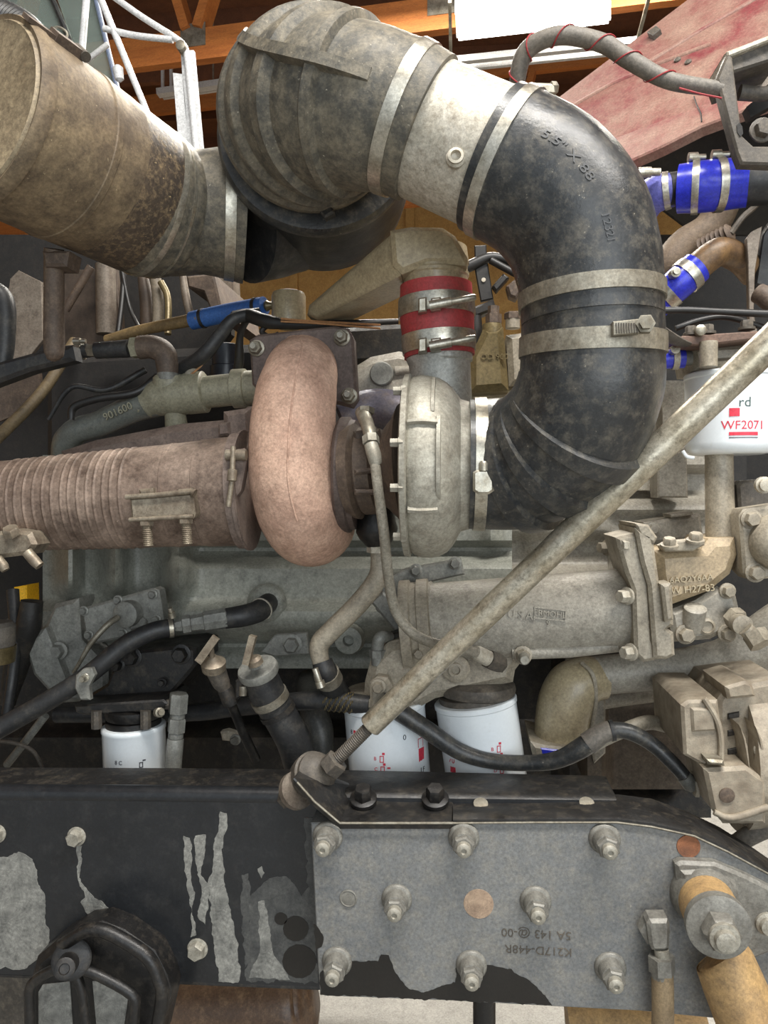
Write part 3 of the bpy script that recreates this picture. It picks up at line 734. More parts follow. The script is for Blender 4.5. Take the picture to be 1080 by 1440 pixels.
T.add('scroll_rib', on_rim(20, 58, 612, 6, 124, .004), alu)
for a in (66, 118):
    mb = MB(); prev = None
    for i in range(9):
        px = 581 + 38 * i / 8; ar = math.radians(a); o = Vector((0, -math.sin(ar), math.cos(ar))); t_ = Vector((0, math.cos(ar), math.sin(ar)))
        q = P(px, cy, cd) + o * (124 + 5 * math.sin(math.pi * min(1, i / 9 + .2) / 1.2) ) * S(cd)
        cur = mb.ring([q - t_ * .004 - o * .005, q - t_ * .002 + o * .003, q + t_ * .002 + o * .003, q + t_ * .004 - o * .005])
        if prev: mb.bridge(prev, cur)
        else: mb.f.append(tuple(cur))
        prev = cur
    mb.f.append(tuple(prev)); T.add('scroll_rib', mb, alu)
for ang in (38, 78, 105, 142):
    ar = math.radians(ang); q = P(572, cy, cd) + Vector((0, -math.sin(ar), math.cos(ar))) * (121 * S(cd))
    T.add('rim_bolt', MB().lathe(q + X * .004, -X, [(0, .0075), (.006, .0075), (.0065, .006), (.016, .0058)], n=6), alu)
T.add('compressor_outlet', MB().sweep(straight([(628, 660, 1.13, 40), (624, 600, 1.13, 41), (620, 540, 1.13, 42), (618, 512, 1.13, 43), (618, 508, 1.13, 46), (618, 500, 1.13, 46), (617, 470, 1.13, 46)]), n=36), alu_light)
T.done()

# oil feed
T = Thing('oil_feed_line', 'grey braided oil feed line curving from turbocharger to the filter head', 'hose')
pts = [(527, 648, 1.00, 7.5), (532, 690, .995, 7.5), (540, 750, 1.01, 7.5), (546, 810, 1.05, 7.5), (556, 858, 1.08, 7.5), (580, 890, 1.085, 7.5), (612, 905, 1.08, 7.5), (650, 912, 1.10, 7.5), (672, 920, 1.13, 7.5)]
tube(T, 'braided_hose', pts, braid, n=14, k=8)
tube(T, 'elbow_fitting', [(508, 580, 1.07, 9), (513, 588, 1.045, 10), (519, 605, 1.025, 9.5), (522, 618, 1.015, 8)], dull_steel)
T.add('hex_nut', MB().lathe(P(521, 614, 1.018), P(523, 632, 1.008) - P(521, 614, 1.018), [(0, .0115), (.012, .0115)], n=6), alu)
T.add('crimp_collar', MB().sweep(straight([(522, 626, 1.01, 10), (526, 640, 1.003, 10.5), (528, 650, 1.0, 9.5), (529, 654, 1.0, 8)]), n=16), alu)
T.add('inlet_nut', MB().lathe(P(514, 582, 1.06), Vector((0, .2, 1)), [(0, .0125), (.008, .0125), (.009, .010)], n=6), dull_steel)
T.add('crimp_collar', MB().sweep(straight([(668, 917, 1.125, 9), (672, 919, 1.13, 11), (686, 926, 1.14, 11.5)]), n=16), galv)
T.add('hex_nut', MB().lathe(P(686, 926, 1.14), P(712, 938, 1.16) - P(686, 926, 1.14), [(0, .015), (.018, .0155), (.03, .012), (.033, .008)], n=6), bracket_m)
T.done()
T = Thing('oil_drain_pipe', 'tan oil drain pipe bent below the turbocharger with hose clamp', 'pipe')
tube(T, 'pipe', [(532, 762, 1.17, 12), (534, 790, 1.17, 13), (530, 815, 1.17, 14.5), (505, 848, 1.17, 14.5), (468, 885, 1.17, 14.5), (450, 905, 1.17, 14.5), (450, 925, 1.17, 13), (455, 938, 1.17, 12)], tan_dirty, k=7)
T.add('flare_nut', MB().lathe(P(531, 766, 1.17), Vector((0, 0, -1)), [(0, .017), (.012, .017)], n=6), galv)
tube(T, 'rubber_sleeve', [(453, 930, 1.17, 15), (458, 945, 1.17, 17), (466, 962, 1.19, 18), (480, 985, 1.22, 18)], rubber_clean)
pa = smooth_path([(453, 930, 1.17, 15), (458, 945, 1.17, 17), (466, 962, 1.19, 18)], 4)
cl = band(T, pa, .55, .85, .002, dull_steel)
T.add('clamp_screw', MB().lathe(P(443, 940, 1.14), P(452, 966, 1.14) - P(443, 940, 1.14), [(0, .005), (.02, .005), (.0205, .0075), (.03, .0075)], n=10), band_steel, parent=cl)
T.done()

# exhaust
T = Thing('exhaust_pipe', 'rusty exhaust pipe with ridged flexible section and bolted band clamp', 'exhaust pipe')
xp = straight([(-450, 735, 1.14, 60), (28, 710, 1.145, 67), (195, 700, 1.155, 73), (345, 690, 1.165, 78)])
dense = []
m = 600
for i in range(m + 1):
    f = i / m * 3; k = min(int(f), 2); t = f - k
    a, b = xp[k], xp[k + 1]; dense.append((a[0].lerp(b[0], t), a[1] + (b[1] - a[1]) * t))
tt = (dense[-1][0] - dense[0][0]).normalized()
x0, x1 = P(32, 710, 1.145).x, P(196, 700, 1.155).x
body = []; rings = []
edges = [32, 44, 55, 67, 80, 93, 105, 118, 128, 140, 152, 162, 174, 184, 196]
for p, r in dense:
    px = 32 + (p.x - x0) / (x1 - x0) * 164; h = 0
    for e in edges:
        h = max(h, .0016 * max(0, 1 - abs(px - e) / 2.2))
    if px > 248 and px < 252: h = .001
    if px > 290: h += .0012
    body.append((p, r + h))
T.add('pipe', MB().sweep(body, n=56, tans=tt), exhaust_m)
pa2 = [(p, r) for p, r in dense]
def ux(px): return ((P(px, 700, 1.155).x - dense[0][0].x) / (dense[-1][0].x - dense[0][0].x))
vb = band(T, pa2, ux(322), ux(350), .006, manifold_m, name='v_band_clamp')
T.add('clamp_lip', MB().sweep([(p, r + .009) for p, r in sub(pa2, ux(345), ux(352), 2)], n=56, tans=tt), manifold_m, parent=vb)
T.add('clamp_trunnion', MB().lathe(P(318, 640, 1.078), X, [(0, .008), (.03, .008)], n=12), weathered, parent=vb)
T.add('t_bolt', MB().sweep(straight([(328, 628, 1.075, 4), (327, 660, 1.068, 4), (327, 661, 1.067, 7), (326, 676, 1.065, 7), (326, 677, 1.065, 4), (321, 712, 1.068, 4)]), n=12), weathered, parent=vb)
T.add('clamp_saddle', MB().prism([(316, 634), (344, 630), (346, 648), (338, 690), (330, 700), (318, 690)], 1.084, .02, .003), manifold_m, parent=vb)
bp_ = T.add('band_clamp', MB().prism([(181, 700), (270, 692), (274, 722), (272, 728), (184, 732)], 1.058, .025, .004), weathered)
T.add('fold', MB().sweep(straight([(177, 699, 1.056, 4), (225, 696, 1.056, 4), (268, 691, 1.056, 4), (274, 694, 1.056, 7)]), n=10), weathered, parent=bp_)
T.add('fold', MB().sweep(straight([(182, 731, 1.056, 3.5), (272, 726, 1.056, 3.5)]), n=10), weathered, parent=bp_)
for a, b in ((206, 737), (261, 734)):
    th = []
    for i in range(28): th.append((P(a, b - 6, 1.062) + Vector((.0001 * i, 0, -.0014 * i)), .0062 if i % 2 else .0074))
    s = T.add('threaded_bolt', MB().sweep(th, n=14, tans=-Z), weathered)
    T.add('nut', MB().hexa(P(a, b - 4, 1.062), Vector((0, 0, -1)), .0105, .007), weathered, parent=s)
    T.add('bolt_lug', MB().prism([(a - 12, 700 - 12), (a + 8, 698 - 12), (a + 10, 702), (a - 10, 704)], 1.066, .02, .004), weathered)
lc = T.add('saddle_clamp', MB().prism([(-40, 752), (20, 744), (42, 748), (50, 766), (40, 780), (-40, 790)], 1.055, .04, .006), weathered)
T.add('clamp_bolt', MB().hexa(P(17, 752, 1.05), Vector((0, -.6, 1)), .012, .012), weathered, parent=lc)
tube(T, 'clamp_finger', [(38, 776, 1.05, 8), (48, 788, 1.05, 8), (56, 796, 1.05, 7)], weathered, parent=lc)
tube(T, 'clamp_finger', [(-4, 786, 1.05, 8), (4, 796, 1.05, 8), (8, 802, 1.05, 6)], weathered, parent=lc)
T.done()
T = Thing('exhaust_manifold', 'rust-brown exhaust manifold running behind the exhaust pipe to the turbine flange', 'exhaust manifold')
T.add('runner', MB().prism([(80, 634), (130, 618), (250, 595), (330, 588), (345, 570), (380, 570), (400, 640), (240, 668), (90, 660)], 1.28, .09, .015), manifold_m)
T.add('riser', MB().prism([(312, 578), (352, 572), (356, 640), (312, 640)], 1.25, .06, .01), manifold_m)
T.add('lug', MB().prism([(306, 596), (322, 592), (324, 612), (306, 614)], 1.245, .03, .004), manifold_m)
tube(T, 'far_runner', [(480, 590, 1.33, 26), (520, 575, 1.34, 28), (560, 580, 1.34, 30), (600, 590, 1.36, 30)], MAT('blued_iron', (96, 98, 116), (112, 106, 112), dirt=(140, 126, 112), damt=.3, rough=.45, metal=.3, bump=.2))
T.done()

# ================================================================== ENGINE BODY
def g(x, c, w): return math.exp(-((x - c) / w) ** 2)
def st(x, a, b):
    t = min(1, max(0, (x - a) / (b - a))); return t * t * (3 - 2 * t)
def block_d(px, py):
    d = 1.44
    d -= .05 * st(py, 775, 800) * st(px, 215, 260) * (1 - st(py, 870, 915))
    d -= .03 * st(py, 840, 862)
    for c, w in ((98, 15), (162, 16), (250, 17)):
        d -= .075 * g(px, c, w) * (1 - st(py, 815, 850 if c != 262 else 830))
    d -= .03 * st(px, 235, 250) * (1 - st(py, 760, 770))
    d -= .02 * g(px, 690, 14) * (1 - st(py, 755, 775))
    d -= .02 * g(px, 750, 16) * (1 - st(py, 760, 780))
    d += .03 * g(py, 905, 12)
    return d
T = Thing('engine_block', 'engine block, its paint toned grey for shade, behind the turbocharger and exhaust pipe', 'engine block')
T.add('block_side', MB().grid(lambda u, v: P(60 + 660 * u, 640 + 300 * v, block_d(60 + 660 * u, 640 + 300 * v)), 110, 60, .25), block_shade_grey)
T.add('rear_gear_housing', MB().prism([(38, 905), (62, 880), (75, 850), (108, 842), (112, 900), (150, 940), (150, 985), (80, 990), (50, 950)], 1.37, .12, .008), iron_grey)
T.add('housing_foot', MB().prism([(28, 900), (60, 884), (90, 960), (118, 985), (80, 990), (44, 950)], 1.34, .05, .01), iron_grey)
bolt(T, 83, 915, 1.36, 10, .014, mat=iron_grey)
bolt(T, 72, 912, 1.37, 7, .010, mat=iron_dark)
# lifting bracket and boss
T.add('boss', MB().lathe(P(492, 898, 1.36), -Y, [(0, .028), (.02, .024), (.0205, .010), (.004, .0095), (.003, .0001)], n=24), block_shade_grey)
T.add('bracket_tab', MB().prism([(386, 893), (431, 890), (434, 920), (386, 923), (366, 917)], 1.33, .015, .002), iron_grey)
bolt(T, 411, 906, 1.33, 11, .013, mat=iron_grey)
T.add('coolant_port', MB().lathe(P(376, 848, 1.37), -Y, [(0, .036), (.006, .036), (.014, .030), (.018, .016)], n=28), block_shade_grey)
T.done()

def head_d(px, py):
    d = 1.46
    d -= .035 * st(py, 690, 706) * (1 - st(py, 745, 765))
    d -= .05 * st(px, 925, 932) * (1 - st(py, 655, 668)) 
    d -= .02 * g(px, 690, 16) * st(py, 738, 745) * (1 - st(py, 768, 785))
    d -= .02 * g(px, 752, 16) * st(py, 730, 745) * (1 - st(py, 768, 785))
    d -= .03 * st(px, 855, 862) * st(py, 745, 760)
    d -= .04 * st(py, 790, 812)
    d -= .02 * g(py, 716, 10) * st(px, 845, 870)
    return d
T = Thing('cylinder_head', 'cylinder head side, the block paint toned tan as lit, behind the finned rubber elbow', 'cylinder head')
T.add('head_side', MB().grid(lambda u, v: P(655 + 345 * u, 535 + 300 * v, head_d(655 + 345 * u, 535 + 300 * v)), 76, 66, .3), block_lit_tan)
T.add('machined_pad', MB().prism([(872, 668), (921, 668), (921, 690), (872, 690)], 1.42, .03, .001), galv)
T.add('side_cover', MB().prism([(925, 655), (945, 640), (966, 628), (968, 700), (925, 700)], 1.36, .05, .003), block_lit_tan)
T.add('mounting_pad', MB().prism([(905, 735), (985, 722), (990, 755), (912, 765)], 1.33, .08, .005), block_lit_tan)
T.add('pad_cap', MB().prism([(942, 723), (974, 719), (976, 724), (944, 728)], 1.32, .05, .002), block_lit_tan)
bolt(T, 896, 628, 1.40, 9, .016, mat=galv)
bolt(T, 853, 770, 1.36, 8, .014, axis=Vector((-1, -.5, 0)), mat=tan_dirty)
bolt(T, 918, 744, 1.325, 7, .01, mat=block_lit_tan)
T.done()

T = Thing('valve_cover', 'grey casting with round plug beside the turbine flange', 'engine casting')
T.add('cover', MB().prism([(488, 520), (520, 500), (560, 492), (600, 500), (600, 570), (490, 580)], 1.36, .2, .015), block_lit_tan)
T.add('dark_rail', MB().prism([(440, 462), (600, 452), (600, 505), (500, 512), (445, 500)], 1.42, .2, .01), iron_dark)
T.add('round_plug', MB().lathe(P(537, 526, 1.355), -Y, [(-.01, .021), (.006, .021), (.008, .019), (.0085, .0001)], n=28), iron_grey)
tube(T, 'stub_pipe', [(556, 522, 1.36, 7), (580, 520, 1.36, 6)], block_lit_tan, k=1)
T.add('end_casting', MB().prism([(655, 545), (745, 538), (745, 600), (655, 600)], 1.40, .2, .012), tan)
T.done()
T = Thing('thermostat_housing', 'olive brass thermostat housing with hex plug behind the red coupling', 'thermostat housing')
T.add('body', MB().prism([(672, 478), (680, 460), (708, 458), (712, 500), (716, 548), (660, 552), (660, 500)], 1.34, .12, .012), brass)
T.add('column', MB().sweep(straight([(692, 500, 1.36, 14), (692, 462, 1.36, 14), (692, 456, 1.36, 13)]), n=20), brass)
T.add('hex_plug', MB().lathe(P(694, 455, 1.36), Z, [(0, .014), (.016, .014), (.017, .010), (.03, .010)], n=6), iron_brown)
T.add('side_body', MB().prism([(712, 470), (740, 466), (740, 540), (716, 542)], 1.38, .12, .01), tan_dirty)
T.add('neck', MB().sweep(straight([(721, 462, 1.38, 10), (721, 448, 1.38, 10)]), n=16), tan_dirty)
T.add('neck_cap', MB().hexa(P(721, 449, 1.38), Z, .015, .012), iron_brown)
T.add('raised_lettering', text_mb('OD 900', .014, lambda x, y, z: P(695, 502, 1.338) + Vector((x, -z, y)), .001), brass)
T.done()
T = Thing('wiring_harness', 'black wiring harness and connector bracket between duct and smooth elbow', 'wiring harness')
T.add('upright_bracket', MB().prism([(667, 345), (684, 344), (685, 362), (694, 420), (676, 424), (668, 380)], 1.42, .01, .002), wire_black)
tube(T, 'harness', [(640, 385, 1.42, 8), (665, 372, 1.42, 8), (690, 362, 1.42, 7), (716, 368, 1.42, 6), (740, 390, 1.42, 6)], wire_black)
tube(T, 'harness', [(690, 366, 1.41, 5), (712, 378, 1.41, 5), (745, 396, 1.41, 5)], wire_black)
T.add('connector', MB().prism([(692, 402), (708, 384), (716, 390), (698, 410)], 1.41, .02, .003), wire_black)
T.add('connector', MB().prism([(712, 402), (724, 392), (736, 404), (726, 420), (716, 416)], 1.40, .03, .004), iron_brown)
T.add('connector', MB().prism([(664, 432), (694, 420), (698, 434), (668, 446)], 1.40, .03, .004), wire_black)
T.add('rivet', MB().lathe(P(680, 394, 1.42), -Y, [(0, .004), (.003, .004)], n=10), galv)
tube(T, 'cable', [(668, 445, 1.4, 9), (670, 480, 1.4, 9), (668, 520, 1.42, 9)], wire_black)
T.done()

# ---------------- coolant pipes upper left
T = Thing('coolant_manifold', 'grey-tan cast coolant manifold with sleeves and raised casting number', 'coolant manifold')
tube(T, 'runner', [(92, 640, 1.40, 20), (94, 622, 1.38, 20), (108, 606, 1.36, 19), (140, 596, 1.35, 19), (185, 576, 1.34, 20), (228, 562, 1.33, 23)], MAT('grey_coolant_casting', (96, 102, 100), (112, 114, 106), dirt=(72, 76, 76), damt=.3, rough=.38, bump=.2), k=7)
gcc = bpy.data.materials['grey_coolant_casting']
olive = MAT('olive_tan_casting', (150, 146, 124), (136, 132, 112), dirt=(104, 98, 82), damt=.3, rough=.38, r2=.5, bump=.15)
T.add('junction', MB().sweep(smooth_path([(205, 570, 1.33, 20), (225, 560, 1.33, 27), (245, 556, 1.33, 30), (266, 554, 1.33, 29)], 5), n=28), olive)
T.add('riser', MB().sweep(straight([(238, 565, 1.33, 24), (238, 532, 1.32, 23), (238, 529, 1.32, 20)]), n=28), olive)
T.add('lower_outlet', MB().sweep(straight([(246, 575, 1.33, 15), (248, 600, 1.34, 16)]), n=20), olive)
turned(T, 'sleeve', [(263, 554, 1.33, 28), (264, 554, 1.33, 30), (288, 551, 1.33, 30), (290, 551, 1.33, 27)], olive)
turned(T, 'tube', [(286, 552, 1.33, 23), (335, 547, 1.33, 23)], olive)
turned(T, 'sleeve', [(328, 547, 1.33, 26), (329, 547, 1.33, 28), (346, 546, 1.33, 28), (347, 546, 1.33, 25), (368, 545, 1.33, 25)], olive)
def slant(px, py, d, ang):
    c = P(px, py, d); m = Matrix.Rotation(ang, 3, 'Y')
    return lambda x, y, z: c + m @ Vector((x, -z, y))
T.add('raised_number', text_mb('901600', .019, slant(166, 579, 1.312, -.40), .002), olive)
T.add('raised_pad', MB().prism([(190, 570), (200, 565), (203, 574), (193, 580)], 1.312, .02, .002), olive)
T.done()
T = Thing('coolant_return_elbow', 'brown iron pipe elbow with hose fittings above the coolant manifold', 'pipe')
tube(T, 'elbow', [(236, 535, 1.31, 14), (235, 512, 1.31, 16), (230, 496, 1.31, 17), (214, 488, 1.31, 17), (196, 489, 1.31, 17)], iron_brown, k=6)
T.add('base_collar', MB().sweep(straight([(236, 535, 1.31, 15), (236, 525, 1.31, 15)]), n=18), iron_grey)
T.add('hex_collar', MB().lathe(P(192, 489, 1.31), P(181, 490, 1.31) - P(192, 489, 1.31), [(-.006, .019), (.008, .019)], n=6), olive)
turned(T, 'black_hose', [(182, 490, 1.31, 13), (135, 493, 1.31, 12)], rubber_clean)
turned(T, 'adapter', [(138, 493, 1.31, 8), (134, 493, 1.31, 10), (124, 493, 1.31, 10), (122, 493, 1.31, 8)], dull_steel, n=6)
turned(T, 'black_hose', [(124, 493, 1.31, 10), (92, 497, 1.31, 11)], rubber_clean)
pa = straight([(120, 493, 1.31, 11), (106, 495, 1.31, 11)]); cl = band(T, catmull(pa, 4), .2, .8, .002, band_steel)
T.add('clamp_screw', MB().lathe(P(104, 480, 1.30), X, [(0, .006), (.012, .006), (.0125, .004), (.022, .004)], n=10), band_steel, parent=cl)
T.done()
T = Thing('canister_bracket', 'brown round-ended support post hanging below the canister', 'support post')
tube(T, 'post', [(76, 350, 1.10, 14), (76, 420, 1.12, 14.5), (76, 480, 1.13, 15), (76, 496, 1.13, 14), (75, 504, 1.13, 10), (75, 508, 1.13, 3)], iron_brown, n=20, k=4)
T.add('head_plate', MB().prism([(58, 352), (96, 352), (92, 374), (62, 374)], 1.085, .04, .004), iron_brown)
T.done()
tube_thing('rubber_strap', [(-30, 400, 1.25, 14), (5, 420, 1.25, 14), (8, 480, 1.25, 13), (0, 530, 1.25, 12)], rubber_clean, 'dark vertical rubber hose at the left edge under the canister', 'hose')
one('firewall_bracket', MB().prism([(14, 392), (26, 380), (58, 396), (60, 478), (44, 498), (10, 508), (2, 478)], 1.5, .01, .001), alu_panel, 'dirty aluminium plate left of the brown support post', 'bracket', smooth=False)
one('throttle_bar', MB().prism([(-30, 516), (60, 492), (100, 486), (104, 506), (40, 522), (-30, 548)], 1.22, .03, .006), rubber_clean, 'flat black bar crossing below the round-ended post', 'bar')
T = Thing('cab_firewall', 'grimy cab firewall with vertical folds behind the canister', 'firewall')
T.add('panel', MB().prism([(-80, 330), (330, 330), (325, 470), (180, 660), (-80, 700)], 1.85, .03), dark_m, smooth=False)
T.add('folded_panel', MB().prism([(88, 380), (130, 378), (162, 376), (172, 470), (150, 486), (90, 488)], 1.72, .02, .003), firewall_m)
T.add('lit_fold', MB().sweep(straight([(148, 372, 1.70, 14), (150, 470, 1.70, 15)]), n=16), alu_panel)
T.add('corner_panel', MB().prism([(-20, 505), (55, 512), (58, 555), (30, 580), (-20, 600)], 1.6, .01), iron_brown, smooth=False)
tube(T, 'stay', [(92, 436, 1.65, 6), (128, 375, 1.65, 6)], iron_brown, k=1)
T.done()
for i, (pts, m, lab) in enumerate([
    ([(175, 372, 1.62, 4), (172, 420, 1.6, 4), (166, 470, 1.58, 4)], wire_black, 'black cable hanging left of the crossing pair behind the canister'),
    ([(170, 372, 1.61, 3), (182, 430, 1.6, 3), (196, 462, 1.58, 3)], wire_black, 'thin black cable slanting right behind the canister'),
    ([(216, 372, 1.6, 8), (222, 420, 1.6, 8), (222, 462, 1.6, 8)], MAT('pale_hose', (132, 122, 106), (112, 102, 88), rough=.5, bump=.2), 'pale grey hose hanging behind the blue hose'),
    ([(226, 396, 1.58, 5), (236, 420, 1.58, 5), (236, 470, 1.56, 5)], brass, 'ochre tube bowed beside the pale grey hose'),
    ([(198, 372, 1.63, 7), (206, 420, 1.63, 10), (208, 460, 1.63, 11)], firewall_m, 'brown dirty hose behind the golden brown rod'),
    ([(256, 380, 1.64, 5), (262, 420, 1.64, 6), (270, 452, 1.64, 6)], alu_panel, 'silvery tube hanging left of the brown bracket'),
    ([(105, 480, 1.5, 8), (60, 550, 1.4, 8.5), (0, 612, 1.3, 9), (-30, 640, 1.27, 9)], MAT('olive_rod', (120, 104, 76), (98, 84, 62), dirt=(60, 52, 42), damt=.4, rough=.5, bump=.2), 'olive brown rod slanting down to the left edge'),
    ([(255, 520, 1.33, 10), (285, 500, 1.30, 11), (310, 470, 1.3, 10), (330, 448, 1.3, 9), (365, 440, 1.32, 8)], rubber_clean, 'black corrugated harness rising beside the blue hose'),
    ([(100, 590, 1.30, 5), (105, 572, 1.30, 6), (140, 560, 1.30, 6), (190, 552, 1.31, 6), (222, 530, 1.33, 6)], wire_black, 'black hose looping over the grey coolant runner'),
    ([(68, 590, 1.36, 3), (100, 545, 1.36, 4), (150, 548, 1.38, 4.5), (205, 520, 1.40, 5)], rubber_clean, 'dark hose behind the black loop over the coolant runner'),
]):
    tube_thing('engine_hose' if i > 6 else 'cable' if i < 2 else 'hanging_tube', pts, m, lab, 'hose' if i != 6 else 'rod', k=8, n=12)
one('support_bracket', MB().prism([(262, 388), (300, 384), (304, 400), (312, 436), (298, 442), (286, 410), (264, 404)], 1.55, .31, .004), iron_brown, 'rust-brown bracket behind the blue hose', 'bracket')
one('wiper_motor', MB().prism([(300, 380), (326, 382), (328, 425), (318, 436), (304, 420)], 1.7, .06, .006), alu_panel, 'dusty silver casting behind the brown bracket', 'engine casting')
T = Thing('heater_hose', 'blue heater hose slipped over a golden brown pipe', 'hose')
tube(T, 'pipe', [(150, 478, 1.46, 7), (200, 464, 1.44, 8), (280, 448, 1.40, 9)], MAT('golden_pipe', (142, 120, 82), (118, 98, 66), dirt=(80, 66, 48), damt=.4, rough=.5, bump=.2), k=4)
pa = smooth_path([(270, 451, 1.41, 13), (320, 440, 1.39, 13), (372, 430, 1.36, 13)], 6)
T.add('blue_sleeve', MB().sweep(pa, n=20), blue_hose)
band(T, pa, .14, .18, .0015, wire_black, n=20); band(T, pa, .88, .92, .0015, wire_black, n=20)
T.add('brass_nipple', MB().lathe(P(372, 430, 1.36), X, [(0, .007), (.004, .010), (.010, .007), (.02, .007)], n=12), brass)
T.done()
T = Thing('air_reservoir', 'small tan cylindrical canister at the end of the blue hose', 'reservoir')
T.add('shell', MB().lathe(P(406, 458, 1.36), Z, [(0, .026), (.004, .0305), (.052, .0305), (.058, .028), (.061, .02), (.062, .001)], n=32), tan)
T.add('base', MB().lathe(P(406, 462, 1.36), Z, [(0, .02), (.008, .02)], n=16), tan)
T.done()
T = Thing('turbine_harness', 'black taped harness with copper wires running over the turbine flange', 'wiring harness')
tube(T, 'taped_bundle', [(330, 446, 1.33, 9), (350, 444, 1.31, 10), (375, 452, 1.29, 10), (410, 456, 1.28, 7), (470, 456, 1.28, 6), (560, 452, 1.30, 4)], wire_black, k=6)
tube(T, 'copper_wire', [(395, 448, 1.27, 1.6), (430, 451, 1.27, 1.6), (535, 457, 1.27, 1.6)], wire_tan, n=6)
tube(T, 'copper_wire', [(395, 452, 1.265, 1.5), (450, 455, 1.265, 1.5), (535, 462, 1.27, 1.5)], wire_tan, n=6)
tube(T, 'tail', [(348, 448, 1.32, 5), (338, 470, 1.34, 5), (336, 510, 1.36, 7), (330, 540, 1.38, 7)], wire_black)
tube(T, 'tail', [(380, 454, 1.3, 4), (368, 466, 1.3, 4), (380, 474, 1.31, 4), (392, 470, 1.31, 4)], wire_black)
tube(T, 'frayed_wrap', [(262, 530, 1.32, 5), (280, 508, 1.31, 7), (300, 488, 1.31, 7)], braid, k=4)
tube(T, 'copper_wire', [(262, 532, 1.315, 1.4), (285, 512, 1.305, 1.4), (298, 486, 1.305, 1.4)], wire_tan, n=6)
T.done()
one('starter_relay', MB().lathe(P(318, 538, 1.42), Z, [(0, .03), (.03, .03), (.032, .026), (.07, .026), (.072, .02)], n=24), MAT('blue_black_can', (42, 48, 58), (34, 38, 46), rough=.35, bump=.1), 'dark blue-black cylinder behind the tan sleeves', 'relay')
one('shadowed_head', MB().prism([(60, 500), (440, 476), (440, 640), (60, 660)], 1.52, .25, .02), dark_m, 'rear cylinder head coloured dark as in shade behind the coolant manifold', 'cylinder head')  # near-black colour carries the shade of this corner

# ================================================================== LOWER ENGINE
def pan_d(px, py):
    d = 1.56
    d -= .05 * st(py, 1010, 1040)
    d -= .07 * g(px, 330, 80) * st(py, 985, 1020)
    d += .10 * g(px, 900, 60) * g(py, 1080, 30)
    d -= .05 * st(px, 770, 800)
    return d
T = Thing('oil_pan', 'dark greasy oil pan and crankcase above the frame rail', 'oil pan')
T.add('crankcase', MB().grid(lambda u, v: P(-60 + 1060 * u, 890 + 260 * v, pan_d(-60 + 1060 * u, 890 + 260 * v)), 80, 30, .2), iron_dark)
T.add('hose_clip', MB().prism([(309, 1030), (318, 1028), (338, 1034), (340, 1042), (330, 1046), (312, 1042)], 1.44, .02, .004), galv)
bolt(T, 331, 1040, 1.44, 6, .01, mat=iron_grey)
T.done()
T = Thing('access_cover', 'grey cover plate with round sensor and six bolts on the engine block', 'cover plate')
T.add('plate', MB().prism([(114, 858), (120, 854), (216, 827), (223, 830), (231, 880), (228, 886), (130, 906), (121, 902)], 1.335, .03, .004), iron_grey)
for a, b in ((118, 859), (166, 844), (215, 836), (220, 871), (173, 890), (125, 893)):
    bolt(T, a, b, 1.335, 5.5, .007, mat=iron_grey)
s = T.add('sensor', MB().lathe(P(184, 862, 1.335), -Y + X * -.12, [(-.004, .024), (.02, .0235), (.022, .021), (.0225, .001)], n=32), iron_grey)
T.add('sensor_foot', MB().prism([(178, 878), (200, 868), (206, 874), (204, 880), (184, 886)], 1.328, .01, .002), iron_grey)
tube(T, 'sensor_lead', [(166, 868, 1.31, 4.5), (150, 880, 1.29, 4.5), (128, 905, 1.28, 4), (112, 932, 1.28, 3), (104, 945, 1.3, 3)], dull_steel, parent=s, n=10)
T.done()
T = Thing('pressure_hose', 'thick black hose with hex fittings sweeping to the left edge', 'hose')
pa = smooth_path([(-40, 1048, 1.17, 15), (0, 1024, 1.18, 15), (60, 990, 1.19, 14.5), (120, 952, 1.20, 14), (175, 908, 1.22, 14), (215, 888, 1.235, 13.5), (245, 882, 1.25, 13)], 8)
T.add('hose', MB().sweep(pa, n=20), rubber_clean)
cl = band(T, pa, .955, .99, .002, band_steel)
T.add('clamp_screw', MB().lathe(P(243, 868, 1.235), Vector((-.1, -.3, .8)), [(0, .006), (.01, .006), (.0105, .004), (.018, .004)], n=10), band_steel, parent=cl)
turned(T, 'hex_fitting', [(244, 881, 1.25, 8), (256, 880, 1.255, 10), (257, 880, 1.255, 14), (268, 878, 1.26, 14), (269, 878, 1.26, 12), (286, 875, 1.265, 13), (287, 875, 1.265, 15), (318, 869, 1.28, 15), (320, 869, 1.28, 13)], iron_grey, n=8)
tube(T, 'rubber_elbow', [(316, 870, 1.28, 15), (342, 866, 1.29, 16), (362, 860, 1.31, 16), (374, 851, 1.335, 15), (378, 847, 1.36, 14)], rubber_clean, k=5)
T.add('wire_ring', MB().sweep(sub(smooth_path([(316, 870, 1.28, 15), (342, 866, 1.29, 16), (362, 860, 1.31, 16), (374, 851, 1.335, 15)], 5), .80, .83, 2, .002), n=20), galv)
c = T.add('hose_clip', MB().prism([(106, 950), (116, 941), (128, 940), (132, 950), (124, 965), (126, 985), (112, 985), (104, 968)], 1.165, .012, .003), iron_grey)
bolt(T, 120, 953, 1.165, 5, .012, mat=band_steel, parent=c)
T.done()
